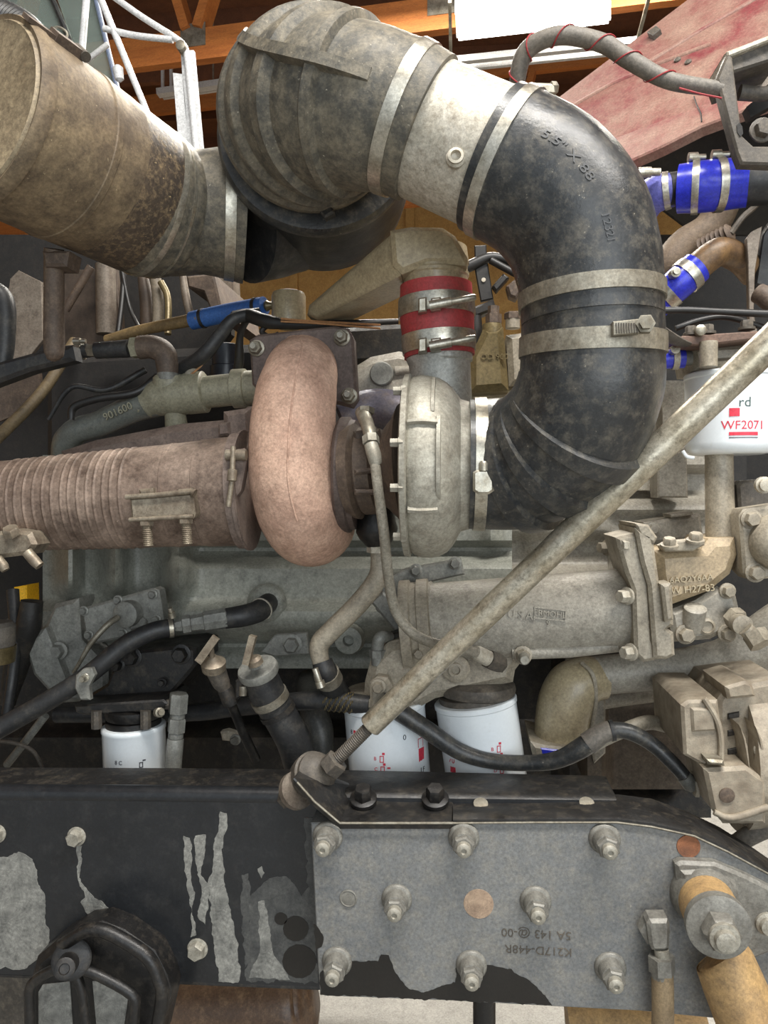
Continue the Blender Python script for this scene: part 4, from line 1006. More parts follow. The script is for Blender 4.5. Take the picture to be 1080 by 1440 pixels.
# small left filter
def oil_filter(name, label, cx, top, bot, cxb, rt, d, head_mat, marks, group=None, rolled=True):
    T = Thing(name, label, 'filter', group)
    a = P(cx, top, d); b = P(cxb, bot, d); ax = (b - a).normalized(); L = (b - a).length; R = rt * S(d)
    T.add('can', MB().lathe(a, ax, [(.0, R * .88), (.001, R * .975), (.003, R * 1.0), (.0085, R * 1.0), (.0105, R * .975), (L - .018, R * .975), (L - .008, R * .95), (L - .002, R * .86), (L, R * .7)], n=64), white_can)
    T.add('gasket_plate', MB().lathe(a - ax * .010, ax, [(0, R * .8), (.001, R * .86), (.0105, R * .86)], n=48), head_mat)
    for kind, s, size, ang, dz, mt in marks:
        c = a + ax * (dz); cc = Vector((c.x, c.y, 0)); r = R * .975
        if kind == 't':
            T.add('printed_text', text_mb(s, size, on_cyl(cc, r, ang, c.z), .0002), mt)
        elif kind == 'r':
            w, h = s; mb = MB(); prev = None
            for i in range(7):
                x = -w / 2 + w * i / 6; f = on_cyl(cc, r, ang, c.z)
                cur = mb.ring([f(x, -h / 2, -.0006), f(x, h / 2, -.0006), f(x, h / 2, .0003), f(x, -h / 2, .0003)])
                if prev: mb.bridge(prev, cur)
                else: mb.f.append(tuple(cur))
                prev = cur
            mb.f.append(tuple(prev)); T.add('printed_bar', mb, mt, smooth=False)
        elif kind == 'o':                      # outlined pictogram: small hollow box
            w, h = s; f = on_cyl(cc, r, ang, c.z); mb = MB(); t = .0011
            for x0, x1, y0, y1 in ((-w / 2, w / 2, h / 2 - t, h / 2), (-w / 2, w / 2, -h / 2, -h / 2 + t), (-w / 2, -w / 2 + t, -h / 2, h / 2), (w / 2 - t, w / 2, -h / 2, h / 2)):
                mb.slab([f(x0, y0, .0003), f(x1, y0, .0003), f(x1, y1, .0003), f(x0, y1, .0003)], Y * .0008)
            T.add('printed_pictogram', mb, mt, smooth=False)
    return T
picto = lambda ang, z0, k, m: sum([[('o', (.0065, .0105), 0, ang, z0 + i * .0165, m), ('r', (.004, .0035), 0, ang + .003 / .06, z0 - .0085 + i * .0165, m), ('t', 'B' if i == 0 else 'C' if i == 1 else 'D', .0078, ang - .16, z0 + i * .0165, m)] + ([('r', (.005, .0022), 0, ang + .15, z0 - .003 + i * .0165, m)] if i else []) for i in range(k)], [])
T = oil_filter('oil_filter', 'small white spin-on filter under the black head at the left', 188, 1018, 1120, 192, 46, 1.25, black_cast,
    [('t', '8 C', .009, -.10, .049, dark_ink), ('o', (.006, .009), 0, .60, .054, dark_ink), ('r', (.005, .002), 0, .70, .047, dark_ink)], 'white spin-on filters')
T.done()
T = oil_filter('oil_filter', 'white spin-on filter directly behind the lower end of the strut rod', 540, 985, 1135, 552, 59, 1.24, tan_dirty,
    picto(-.04, .074, 3, red_ink) + [('t', '8', .010, -.86, .040, dark_ink), ('r', (.005, .007), 0, -.74, .039, red_ink), ('r', (.014, .022), 0, 1.04, .076, red_ink), ('o', (.014, .014), 0, 1.04, .056, red_ink), ('t', 'LF', .012, 1.04, .100, dark_ink), ('t', '0', .012, .55, .042, dark_ink)], 'white spin-on filters')
T.done()
T = oil_filter('oil_filter', 'white spin-on filter crossed by the black hose below the oil cooler', 668, 982, 1135, 690, 58, 1.24, bracket_m,
    picto(.42, .062, 3, red_ink) + [('t', '70', .014, -.86, .088, red_ink), ('r', (.012, .012), 0, -.86, .102, red_ink)], 'white spin-on filters')
T.done()
T = oil_filter('coolant_filter', 'white coolant filter with red printed number beside the strut rod top', 1026, 524, 640, 1026, 58, 1.22, tan_dirty,
    [('t', 'WF2071', .0175, -.02, .085, red_ink), ('r', (.04, .005), 0, -.02, .097, red_ink), ('t', 'rd', .020, .0, .052, MAT('green_black_ink', (66, 84, 80), rough=.5, bump=0)), ('r', (.014, .012), 0, -.22, .066, red_ink), ('r', (.04, .0012), 0, -.02, .1025, dark_ink)], 'white spin-on filters')
tube(T, 'drip_clip', [(960, 634, 1.20, 2.5), (966, 642, 1.2, 2.5), (976, 644, 1.2, 2.5)], white_can, n=8)
T.done()

T = Thing('fuel_filter_head', 'greasy black filter head bracket above the small white filter', 'filter head')
T.add('body', MB().prism([(104, 998), (112, 985), (150, 962), (168, 918), (260, 908), (275, 912), (276, 935), (255, 960), (232, 985), (225, 998), (118, 1000)], 1.27, .12, .005), black_plate)
T.add('base_ring', MB().lathe(P(188, 1008, 1.25), Z, [(0, .045), (.008, .047), (.016, .047), (.018, .04)], n=40), black_cast)
T.add('flange', MB().prism([(104, 992), (230, 984), (236, 990), (228, 1000), (118, 1006), (106, 1002)], 1.21, .10, .003), black_plate)
for a, b, r in ((186, 924, 11), (255, 920, 11), (166, 935, 8)): bolt(T, a, b, 1.27, r, .014, mat=black_cast)
bolt(T, 228, 960, 1.26, 5, .006, mat=black_cast)
for a in (136, 205): T.add('post', MB().lathe(P(a, 1024, 1.21), Z, [(0, .009), (.03, .009)], n=8), bracket_m)
T.add('bleed_screw', MB().lathe(P(222, 1002, 1.2), Vector((.5, -.6, .2)), [(0, .008), (.012, .008), (.013, .005), (.02, .005)], n=10), dull_steel)
T.done()
T = Thing('pipe_fitting', 'column of grey hex pipe fittings beside the small white filter', 'pipe fitting')
for y0, y1, r, n in ((975, 1003, 14, 6), (1003, 1010, 11, 16), (1010, 1030, 13, 6), (1030, 1038, 11, 16), (1038, 1085, 12, 16)):
    a = P(252 - (y0 - 975) * .08, y0, 1.22); b = P(252 - (y1 - 975) * .08, y1, 1.22)
    T.add('hex_nut' if n == 6 else 'collar', MB().lathe(a, b - a, [(0, r * S(1.22) * .92), (.002, r * S(1.22)), ((b - a).length - .001, r * S(1.22)), ((b - a).length, r * S(1.22) * .9)], n=n), iron_grey)
T.add('side_port', MB().lathe(P(240, 990, 1.22), -X, [(0, .009), (.022, .009)], n=6), bracket_m)
T.done()
T = Thing('dipstick', 'small dipstick with round cap and T handle', 'dipstick')
turned(T, 'cap', [(301, 942, 1.16, 15), (301, 941, 1.16, 17), (300, 934, 1.155, 18), (300, 931, 1.155, 18), (300, 929, 1.155, 14), (300, 926, 1.15, 8), (299, 922, 1.15, 5)], weathered)
tube(T, 'stem', [(299, 928, 1.15, 4), (296, 905, 1.14, 4)], weathered, k=1)
T.add('handle', MB().bar(P(279, 931, 1.135), P(304, 896, 1.135), .012, .007, up=Y), weathered)
tube(T, 'neck', [(302, 938, 1.165, 15), (310, 958, 1.17, 13), (318, 972, 1.175, 9)], bracket_m, k=4)
turned(T, 'collar', [(316, 968, 1.175, 11), (322, 982, 1.18, 12), (326, 990, 1.18, 11)], iron_dark)
tube(T, 'tube', [(322, 982, 1.18, 7), (342, 1030, 1.21, 7), (360, 1068, 1.24, 7)], black_cast, k=4)
T.add('keeper', MB().prism([(330, 958), (342, 952), (344, 978), (330, 985)], 1.17, .02, .003), iron_dark)
T.done()
T = Thing('oil_filler', 'oil filler tube with wide grey cap and T handle', 'oil filler')
cax = (P(352, 915, 1.125) - P(368, 958, 1.15))
cap = T.add('cap', MB().lathe(P(365, 948, 1.145), cax, [(0, .024), (.001, .0305), (.010, .0315), (.014, .030), (.0155, .026), (.0145, .022), (.017, .012), (.020, .011), (.021, .006), (.024, .006)], n=36), iron_grey)
T.add('handle', MB().bar(P(346, 934, 1.10), P(356, 894, 1.10), .010, .012, up=Y), weathered, parent=cap)
T.add('hub', MB().lathe(P(358, 928, 1.112), cax, [(-.006, .012), (.002, .011), (.006, .006)], n=14), weathered, parent=cap)
fp = smooth_path([(364, 945, 1.15, 25), (376, 975, 1.16, 26), (390, 1000, 1.17, 25), (412, 1040, 1.18, 25), (422, 1075, 1.19, 24), (425, 1100, 1.2, 23)], 6)
T.add('filler_hose', MB().sweep(fp, n=24), rubber_clean)
c = band(T, fp, .22, .30, .002, dull_steel)
T.add('clamp_screw', MB().lathe(P(342, 965, 1.14), Vector((0, -.1, -1)), [(0, .006), (.014, .006)], n=10), dull_steel, parent=c)
band(T, fp, .38, .42, .002, iron_dark)
T.done()
tube_thing('breather_pipe', [(436, 960, 1.48, 20), (438, 975, 1.38, 20), (441, 1000, 1.31, 20), (450, 1025, 1.29, 19), (452, 1060, 1.28, 17), (450, 1090, 1.28, 17)], MAT('oily_pipe', (92, 92, 88), (60, 60, 58), dirt=(120, 116, 106), damt=.3, rough=.4, bump=.2), 'grey oily downpipe behind the filler hose', 'pipe', k=5)
T = Thing('wrapped_hose', 'rough wrapped hose behind the filler neck and filter head', 'hose')
wp = smooth_path([(80, 1005, 1.33, 12), (260, 1003, 1.30, 12), (330, 995, 1.27, 13), (400, 988, 1.22, 13), (440, 985, 1.20, 13.5), (480, 987, 1.195, 14), (520, 992, 1.19, 14)], 6)
T.add('hose', MB().sweep(wp, n=18), rubber_clean)
w = []
for i in range(110):
    u = .74 + .17 * i / 109; p, t, r = at(wp, u); s_, w_ = frame_for(t); a = i * 1.1
    w.append((p + (s_ * math.cos(a) + w_ * math.sin(a)) * (r + .0008), .0011))
T.add('wire_wrap', MB().sweep(w, n=5), brass)
T.done()
T = Thing('fuel_hose', 'black ribbed hose crossing in front of the white filters to the right', 'hose')
hp = smooth_path([(535, 985, 1.17, 13), (560, 1000, 1.17, 13.5), (600, 1026, 1.17, 13), (645, 1056, 1.17, 12), (690, 1070, 1.17, 11), (745, 1073, 1.16, 11), (785, 1068, 1.15, 12), (820, 1050, 1.14, 14), (850, 1030, 1.14, 12), (880, 1028, 1.14, 11), (915, 1045, 1.14, 10.5), (945, 1072, 1.13, 10), (968, 1098, 1.12, 9.5)], 8)
T.add('hose', MB().sweep(hp, n=18), rubber)
T.add('sleeve', MB().sweep(sub(hp, .60, .69, 8, .002), n=18), loom)
band(T, hp, .69, .705, .003, rubber_clean)
T.add('end_fitting', MB().sweep(straight([(962, 1092, 1.12, 10), (972, 1104, 1.12, 11), (976, 1108, 1.12, 8)]), n=12), iron_grey)
for i in range(4):
    a = 976 + i * 6
    T.add('union_nut', MB().lathe(P(a, 1108 - i * 1.0, 1.115), X, [(0, (.0125, .010, .013, .011)[i]), (.0055, (.0125, .010, .013, .011)[i])], n=(6, 16, 6, 18)[i]), galv)
T.done()
tube_thing('bypass_hose', [(832, 1052, 1.17, 8), (850, 1040, 1.17, 9), (890, 1022, 1.18, 10), (915, 1016, 1.2, 10), (940, 1022, 1.22, 9)], MAT('grey_hose', (168, 160, 144), (146, 138, 122), dirt=(110, 102, 88), damt=.3, rough=.5, bump=.2), 'pale grey hose passing behind the black hose near the alternator', 'hose')

# ---------------- filter head, oil cooler
T = Thing('filter_head', 'tan cast filter head carrying the two white filters', 'filter head')
T.add('casting', MB().prism([(512, 960), (520, 930), (545, 905), (585, 895), (612, 905), (735, 900), (740, 925), (725, 945), (722, 962), (612, 985), (585, 1000), (545, 992), (510, 988)], 1.20, .11, .014), tan_dirty)
T.add('ear', MB().prism([(520, 960), (530, 952), (545, 954), (556, 975), (545, 1000), (520, 1002)], 1.175, .03, .005), tan_dirty)
T.add('mounting_ring', MB().lathe(P(671, 976, 1.24), Z, [(-.004, .052), (.002, .060), (.010, .062), (.018, .060), (.024, .05)], n=48), bracket_m)
T.add('mounting_ring', MB().lathe(P(541, 984, 1.24), Z, [(-.004, .054), (.004, .062), (.016, .062)], n=48), tan_dirty)
T.add('relief_plug', MB().lathe(P(641, 940, 1.195), -Y, [(-.004, .022), (.004, .022), (.007, .018), (.0075, .011), (.014, .011), (.0145, .007), (.010, .006)], n=24), tan_dirty)
bolt(T, 532, 965, 1.17, 8, .012, mat=tan_dirty); bolt(T, 589, 918, 1.19, 7, .012, mat=tan_dirty)
T.add('elbow_fitting', MB().sweep(smooth_path([(531, 935, 1.21, 9), (531, 908, 1.21, 9), (536, 896, 1.21, 9), (548, 896, 1.23, 8)], 4), n=14), iron_grey)
T.add('hex_nut', MB().lathe(P(531, 924, 1.21), Z, [(0, .014), (.012, .014)], n=6), iron_grey)
T.add('grease_cap', MB().prism([(548, 892), (562, 888), (566, 905), (552, 908)], 1.23, .03, .003), iron_dark)
T.done()
T = Thing('oil_cooler', 'tan ribbed cast oil cooler housing with raised lettering', 'oil cooler')
turned(T, 'barrel', [(598, 880, 1.25, 60), (612, 878, 1.25, 62), (614, 878, 1.25, 59), (860, 858, 1.22, 56), (885, 856, 1.22, 58)], block_lit_tan, n=48)
turned(T, 'end_flange', [(566, 882, 1.25, 62), (567, 882, 1.25, 66), (580, 881, 1.25, 66), (582, 881, 1.25, 62), (590, 880, 1.25, 62), (591, 880, 1.25, 66), (606, 879, 1.25, 66), (608, 879, 1.25, 61)], tan_dirty, n=48)
T.add('flange_ear', MB().prism([(545, 812), (570, 800), (648, 786), (654, 808), (600, 820), (570, 860), (548, 850), (520, 835)], 1.29, .02, .003), iron_grey)
for a, b in ((585, 802), (640, 792), (537, 853)): bolt(T, a, b, 1.285, 7, .01, mat=iron_grey)
T.add('ear', MB().prism([(520, 846), (538, 832), (556, 846), (580, 890), (560, 895)], 1.27, .03, .004), iron_grey)
T.add('lower_rail', MB().sweep(straight([(720, 918, 1.19, 10), (800, 915, 1.19, 10), (868, 908, 1.19, 9)]), n=16), block_lit_tan)
T.add('rail_web', MB().prism([(690, 900), (880, 890), (882, 905), (690, 928)], 1.2, .06, .004), block_lit_tan)
nut_stud(T, 735, 921, 1.18, 10, .012, 7, .024, mat=tan_dirty, name='stud_nut')
CA, CB = P(614, 878, 1.25), P(860, 858, 1.22); CR0, CR1 = 59 * S(1.25), 56 * S(1.22)
def cool(px, py, d, ang):
    c = P(px, py, d); m = Matrix.Rotation(ang, 3, 'Y')
    def fn(x, y, z):
        q = c + m @ Vector((x, 0, y)); k = (q.x - CA.x) / (CB.x - CA.x); ctr = CA.lerp(CB, k); R_ = CR0 + (CR1 - CR0) * k
        h = max(-.98, min(.98, (q.z - ctr.z) / R_)); R_ += z + .0004
        return Vector((q.x, ctr.y - R_ * math.cos(math.asin(h)), ctr.z + R_ * h))
    return fn
T.add('raised_lettering', text_mb('U.S.A.', .017, cool(731, 861, 1.2, .07), .0016), block_lit_tan)
T.add('raised_lettering', text_mb('FRMOHL', .012, cool(770, 859, 1.2, .07), .0016), block_lit_tan)
T.add('raised_lettering', text_mb('9', .011, cool(767, 871, 1.2, .07), .0016), block_lit_tan)
f = cool(770, 859, 1.2, .07); w, h, t = .047, .017, .0018
for x0, x1, y0, y1 in ((-w / 2, w / 2, h / 2 - t, h / 2), (-w / 2, w / 2, -h / 2, -h / 2 + t), (-w / 2, -w / 2 + t, -h / 2, h / 2), (w / 2 - t, w / 2, -h / 2, h / 2)):
    T.add('raised_border', MB().slab([f(x0, y0, .0012), f(x1, y0, .0012), f(x1, y1, .0012), f(x0, y1, .0012)], Y * .004), block_lit_tan, smooth=False)
T.done()
T = Thing('cooler_end_cover', 'tan bolted end cover casting of the oil cooler with raised numbers', 'engine casting')
T.add('flange_plate', MB().prism([(866, 756), (900, 748), (908, 800), (914, 824), (918, 900), (938, 926), (905, 932), (893, 920), (890, 830), (880, 805)], 1.14, .10, .005), tan_dirty)
T.add('cover_plate', MB().prism([(893, 742), (918, 752), (925, 800), (928, 822), (946, 824), (948, 880), (938, 885), (948, 890), (950, 922), (938, 928), (920, 926), (912, 824), (902, 790)], 1.13, .12, .005), tan_dirty)
T.add('cover_cap', MB().prism([(893, 736), (912, 738), (925, 756), (920, 765), (900, 752)], 1.13, .12, .003), tan_dirty)
T.add('lug', MB().prism([(930, 822), (944, 820), (948, 872), (936, 876)], 1.115, .04, .004), tan_dirty)
T.add('outlet_casting', MB().prism([(922, 775), (990, 772), (1000, 758), (1036, 756), (1040, 780), (1030, 808), (1000, 832), (935, 856), (925, 810)], 1.16, .12, .012), MAT('ochre_casting', (172, 154, 124), (160, 142, 114), dirt=(128, 114, 92), damt=.3, rough=.42, r2=.55, bump=.3))
T.add('lower_plate', MB().prism([(940, 860), (980, 845), (1010, 825), (1036, 835), (1042, 860), (1030, 885), (1000, 900), (948, 904)], 1.17, .10, .008), block_lit_tan)
T.add('boss', MB().lathe(P(977, 860, 1.165) , Vector((0, -.4, .9)), [(-.03, .016), (.006, .016), (.008, .013)], n=20), block_lit_tan)
T.add('top_plate', MB().prism([(930, 768), (945, 762), (985, 758), (992, 766), (975, 775), (935, 776)], 1.15, .03, .002), tan_dirty)
bolt(T, 941, 767, 1.145, 9, .010, axis=Vector((0, -.3, 1)), mat=tan_dirty); bolt(T, 978, 760, 1.145, 9, .010, axis=Vector((0, -.3, 1)), mat=tan_dirty)
for a, b in ((884, 766), (882, 838), (887, 917)): bolt(T, a, b, 1.15, 9, .014, axis=Vector((-.9, -.6, 0)), mat=galv)
for a, b, r in ((964, 892, 10), (1023, 831, 8), (1022, 891, 9)): bolt(T, a, b, 1.168, r, .012, mat=tan_dirty)
T.add('square_plug', MB().lathe(P(993, 881, 1.168), -Y, [(-.002, .0125), (.004, .0125), (.006, .009), (.003, .008), (.002, .0001)], n=20), tan_dirty)
T.add('raised_number', text_mb('6AQ2Y6AA', .0125, slant(972, 814, 1.158, -.10), .0012), tan)
T.add('raised_number', text_mb('W H27-83', .0145, slant(974, 829, 1.158, -.10), .0012), tan)
u = T.add('union_fitting', MB().lathe(P(1030, 866, 1.16), P(1058, 890, 1.12) - P(1030, 866, 1.16), [(0, .016), (.014, .016), (.0145, .012), (.02, .012)], n=6), tan_dirty)
T.add('union_port', MB().lathe(P(1042, 878, 1.13), -Y, [(-.01, .014), (.008, .014), (.009, .008), (.0095, .0001)], n=20), tan_dirty, parent=u)
tube(T, 'union_elbow', [(1048, 884, 1.12, 10), (1058, 894, 1.12, 11), (1066, 903, 1.12, 11)], tan_dirty, k=2, parent=u)
T.add('union_nut', MB().lathe(P(1060, 890, 1.12), P(1070, 905, 1.11) - P(1060, 890, 1.12), [(0, .017), (.02, .017)], n=6), tan_dirty, parent=u)
T.done()
tube_thing('coolant_riser', [(1011, 630, 1.21, 18), (1012, 700, 1.21, 18.5), (1014, 762, 1.21, 20), (1014, 778, 1.21, 22)], tan_dirty, 'vertical tan pipe under the coolant filter', 'pipe', k=3, n=28)
T = Thing('coolant_filter_bracket', 'tan filter mount with rusty top plate above the coolant filter', 'filter head')
T.add('top_plate', MB().prism([(948, 478), (960, 472), (1085, 464), (1085, 474), (985, 486), (955, 485)], 1.15, .12, .002), MAT('pinkish_rust_plate', (124, 98, 84), (104, 82, 70), dirt=(80, 64, 54), damt=.4, rough=.6, bump=.3))
T.add('head_body', MB().prism([(972, 488), (1085, 480), (1085, 520), (978, 520)], 1.19, .1, .008), tan_dirty)
T.add('spacer', MB().lathe(P(996, 516, 1.15), Z, [(0, .0125), (.036, .0125)], n=18), tan_dirty)
T.add('lip', MB().lathe(P(1026, 521, 1.22), Z, [(0, .055), (.006, .058), (.012, .05)], n=40), tan_dirty)
for a, b in ((972, 470), (995, 468), (1050, 462)): bolt(T, a, b, 1.16, 8, .010, axis=Z, mat=bracket_m)
T.add('clamp_nut', MB().lathe(P(983, 466, 1.15), -Y, [(0, .008), (.01, .008), (.012, .005)], n=10), band_steel)
T.done()
T = Thing('crossover_pipe', 'fat tan elbow and pipe running right beneath the oil cooler', 'pipe')
T.add('elbow', MB().sweep(smooth_path([(850, 955, 1.28, 27), (825, 957, 1.275, 34), (806, 968, 1.27, 38), (796, 990, 1.27, 39), (791, 1015, 1.27, 38), (788, 1035, 1.27, 36), (786, 1052, 1.27, 33)], 6), n=36, sq=(1.0, 1.0)), tan)
T.add('pipe', MB().sweep(smooth_path([(800, 955, 1.28, 28), (860, 948, 1.28, 27), (940, 942, 1.28, 27), (1010, 932, 1.27, 30), (1050, 915, 1.26, 34), (1110, 880, 1.25, 38)], 6), n=32), block_lit_tan)
T.add('joint_bead', MB().sweep(smooth_path([(818, 932, 1.25, 3), (834, 950, 1.235, 3), (838, 985, 1.24, 3), (832, 1022, 1.25, 3), (826, 1040, 1.26, 3)], 5), n=8), tan_dirty)
T.add('base_collar', MB().prism([(746, 1044), (770, 1050), (800, 1052), (822, 1046), (820, 1068), (750, 1066)], 1.21, .12, .006), tan_dirty)
T.add('blue_seal', MB().prism([(760, 1052), (786, 1055), (786, 1063), (762, 1062)], 1.209, .02, .002), blue_sil)
T.done()
T = Thing('lower_crankcase', 'brown-tan crankcase side between the crossover pipe and the alternator', 'engine casting')
T.add('ribbed_side', MB().grid(lambda u, v: P(826 + 150 * u, 950 + 160 * v, 1.40 - .03 * g(960 + 160 * v, 988, 8) - .02 * st(v, .5, .55) * (1 - st(u, .2, .25)) - .04 * (1 - st(u, .12, .2))), 30, 30, .15), MAT('brown_tan_casting', (112, 101, 87), (84, 73, 62), dirt=(52, 43, 36), damt=.5, rough=.5, r2=.65, bump=.4))
T.add('side_rib', MB().sweep(smooth_path([(836, 985, 1.37, 14), (880, 978, 1.37, 14), (935, 972, 1.37, 13), (960, 970, 1.38, 9)], 4), n=18), block_lit_tan)
T.add('front_web', MB().prism([(832, 965), (852, 985), (852, 1060), (836, 1075), (828, 1040)], 1.33, .05, .004), block_lit_tan)
T.add('pipe_boss', MB().lathe(P(948, 1000, 1.33), -Y, [(0, .015), (.01, .015), (.011, .008), (.006, .007)], n=18), iron_dark)
T.add('pipe_boss', MB().lathe(P(995, 972, 1.30), -Y, [(0, .02), (.01, .02), (.011, .01), (.006, .009)], n=18), iron_dark)
T.done()
T = Thing('alternator', 'dusty cast alloy alternator housing with ribs at the right edge', 'alternator')
T.add('housing', MB().prism([(1010, 985), (1020, 970), (1100, 955), (1100, 1175), (1060, 1168), (1018, 1150), (1010, 1100)], 1.10, .16, .006), alt_m)
T.add('rear_box', MB().prism([(958, 992), (968, 985), (1010, 985), (1016, 1030), (1018, 1070), (990, 1078), (962, 1062)], 1.07, .16, .004), alt_m)
T.add('front_cover', MB().prism([(990, 1082), (1050, 1078), (1078, 1098), (1078, 1160), (1018, 1160), (1002, 1140)], 1.05, .10, .005), alt_m)
T.add('top_block', MB().prism([(1020, 966), (1048, 958), (1058, 962), (1064, 980), (1024, 984)], 1.08, .1, .004), alt_m)
T.add('rib', MB().sweep(smooth_path([(990, 982, 1.068, 4), (1008, 1012, 1.066, 4), (1014, 1040, 1.066, 4), (1014, 1070, 1.066, 4)], 5), n=8), alt_m)
for a in (1040, 1062):
    T.add('fin', MB().prism([(a, 1020), (a + 8, 1050), (a + 12, 1090), (a + 18, 1098), (a + 10, 1040)], 1.06, .05, .003), alt_m)
bolt(T, 1068, 1055, 1.075, 6, .010, mat=galv)
T.add('terminal_clip', MB().prism([(994, 1068), (1018, 1070), (1020, 1078), (996, 1076)], 1.045, .03, .003), dull_steel)
T.add('terminal_collar', MB().lathe(P(1000, 1108, 1.11), X, [(0, .016), (.008, .016), (.009, .02), (.016, .02)], n=20), alt_m)
T.add('recess_panel', MB().prism([(972, 996), (1004, 996), (1008, 1028), (974, 1030)], 1.066, .01, .003), alt_m)
T.add('drum', MB().sweep(straight([(1030, 1060, 1.16, 100), (1075, 1060, 1.16, 104), (1078, 1060, 1.16, 98), (1085, 1060, 1.16, 98), (1088, 1060, 1.16, 106), (1120, 1060, 1.16, 106)]), n=40, tans=X), alt_m)
for b_ in (1004, 1028, 1054):
    T.add('cooling_slot', MB().prism([(1024, b_), (1040, b_ - 3), (1040, b_ + 5), (1024, b_ + 8)], 1.097, .01, .001), iron_dark, smooth=False)
T.add('lower_lip', MB().sweep(smooth_path([(1004, 1142, 1.05, 4), (1030, 1150, 1.048, 5), (1080, 1135, 1.05, 5)], 5), n=10), alt_m)
T.add('plug', MB().lathe(P(1022, 1118, 1.05), -Y, [(0, .010), (.002, .010), (.003, .006)], n=16), iron_brown)
T.done()
tube_thing('ground_cable', [(1030, 1190, 1.12, 12), (1060, 1172, 1.10, 13), (1110, 1150, 1.08, 14)], loom, 'rough grey cable under the alternator at the right edge', 'cable')
T = Thing('water_pump', 'tan pump housing with bolted flange at the right edge', 'water pump')
T.add('flange', MB().prism([(1040, 725), (1046, 716), (1100, 708), (1100, 812), (1056, 816), (1046, 806)], 1.15, .05, .004), tan_dirty)
T.add('upper_box', MB().prism([(1037, 682), (1044, 676), (1100, 672), (1100, 712), (1040, 722)], 1.2, .06, .004), bracket_m)
T.add('round_body', MB().lathe(P(1095, 762, 1.15), -Y, [(0, .042), (.02, .040), (.034, .03), (.04, .01)], n=32), tan_dirty)
for a, b in ((1056, 730), (1062, 805)): bolt(T, a, b, 1.15, 10, .012, mat=tan_dirty)
T.add('grease_nipple', MB().lathe(P(1072, 682, 1.15), -Y, [(0, .012), (.008, .012), (.009, .009), (.016, .009), (.017, .004)], n=14), galv)
T.done()
# ---------------- right-hand hoses
T = Thing('blue_radiator_hose', 'glossy blue silicone hose with steel clamps joined to a faded blue hose', 'hose')
p1 = smooth_path([(900, 300, 1.33, 22), (910, 282, 1.31, 24), (925, 272, 1.29, 24), (948, 266, 1.28, 22)], 5)
T.add('faded_hose', MB().sweep(p1, n=28), blue_pale)
cl = band(T, p1, .80, .92, .002, band_steel)
T.add('clamp_screw', MB().lathe(P(897, 243, 1.25), X, [(0, .008), (.02, .008), (.0205, .006), (.034, .006)], n=10), band_steel, parent=cl)
turned(T, 'steel_pipe', [(940, 267, 1.28, 22), (965, 264, 1.28, 22)], iron_dark)
p2 = smooth_path([(954, 266, 1.28, 31), (985, 263, 1.27, 33), (1015, 260, 1.27, 33), (1052, 257, 1.26, 31)], 5)
T.add('glossy_hose', MB().sweep(p2, n=36), blue_sil)
for u0, u1 in ((.20, .31), (.56, .68)):
    cl = band(T, p2, u0, u1, .0022, band_steel)
    p, t, r = at(p2, (u0 + u1) / 2)
    T.add('clamp_screw', MB().lathe(p + Z * (r + .004) + Vector((-.014, -.01, 0)), X, [(0, .008), (.014, .008), (.0145, .005), (.026, .005)], n=10), band_steel, parent=cl)
turned(T, 'black_tail', [(1045, 257, 1.27, 30), (1260, 246, 1.25, 32)], rubber_clean)
T.done()
T = Thing('blue_coolant_coupling', 'blue coupling with bright clamps on a rust-brown bent coolant pipe', 'hose')
p3 = smooth_path([(905, 445, 1.30, 21), (930, 420, 1.29, 21), (955, 398, 1.28, 22), (980, 376, 1.28, 22)], 4)
T.add('coupling', MB().sweep(p3, n=28), blue_sil)
for u0, u1 in ((.36, .52), (.76, .90)): cl = band(T, p3, u0, u1, .002, band_steel)
T.add('clamp_screw', MB().lathe(P(949, 384, 1.25), -Y, [(-.01, .008), (.006, .008), (.007, .005), (.012, .005)], n=12), band_steel, parent=cl)
tube(T, 'bent_pipe', [(972, 384, 1.28, 19), (1000, 360, 1.28, 19), (1018, 354, 1.29, 19), (1042, 366, 1.31, 18), (1060, 385, 1.33, 18)], MAT('rust_brown_pipe', (130, 100, 64), (96, 74, 52), dirt=(60, 46, 38), damt=.4, scale=24, rough=.45, bump=.3), k=6)
T.done()
T = Thing('small_blue_hose', 'short small blue hose with white clamp below the joint clamp', 'hose')
p4 = smooth_path([(915, 508, 1.2, 13), (940, 505, 1.2, 13), (962, 504, 1.2, 13)], 4)
T.add('hose', MB().sweep(p4, n=22), blue_sil)
cl = band(T, p4, .60, .80, .002, galv, n=24)
T.add('clamp_screw', MB().lathe(P(948, 492, 1.18), -Y, [(-.006, .007), (.008, .007)], n=10), band_steel, parent=cl)
turned(T, 'nipple', [(960, 504, 1.2, 10), (972, 503, 1.2, 10)], iron_grey)
T.done()
tube_thing('corrugated_duct', [(905, 410, 1.60, 17), (930, 380, 1.5, 18), (962, 345, 1.5, 22), (1000, 318, 1.5, 22), (1030, 260, 1.5, 20), (1045, 235, 1.62, 20)], MAT('dusty_brown_hose', (112, 96, 80), (90, 76, 62), dirt=(130, 114, 94), damt=.4, rough=.7, bump=.5), 'dusty brown hose slanting up behind the blue couplings', 'hose', k=8)
T = Thing('bellows_boot', 'small brown rubber bellows boot beside the dusty brown hose', 'rubber boot')
T.add('bellows', MB().sweep([(P(990 + i * 3.0, 350 - i * 1.9, 1.46 - i * .003), (.016 if i % 2 else .022) - i * .0004) for i in range(14)], n=18), iron_brown)
T.add('cable', MB().sweep(smooth_path([(1028, 328, 1.42, 4), (1045, 305, 1.42, 4), (1062, 290, 1.46, 4), (1075, 272, 1.64, 4)], 4), n=8), bracket_m)
T.done()
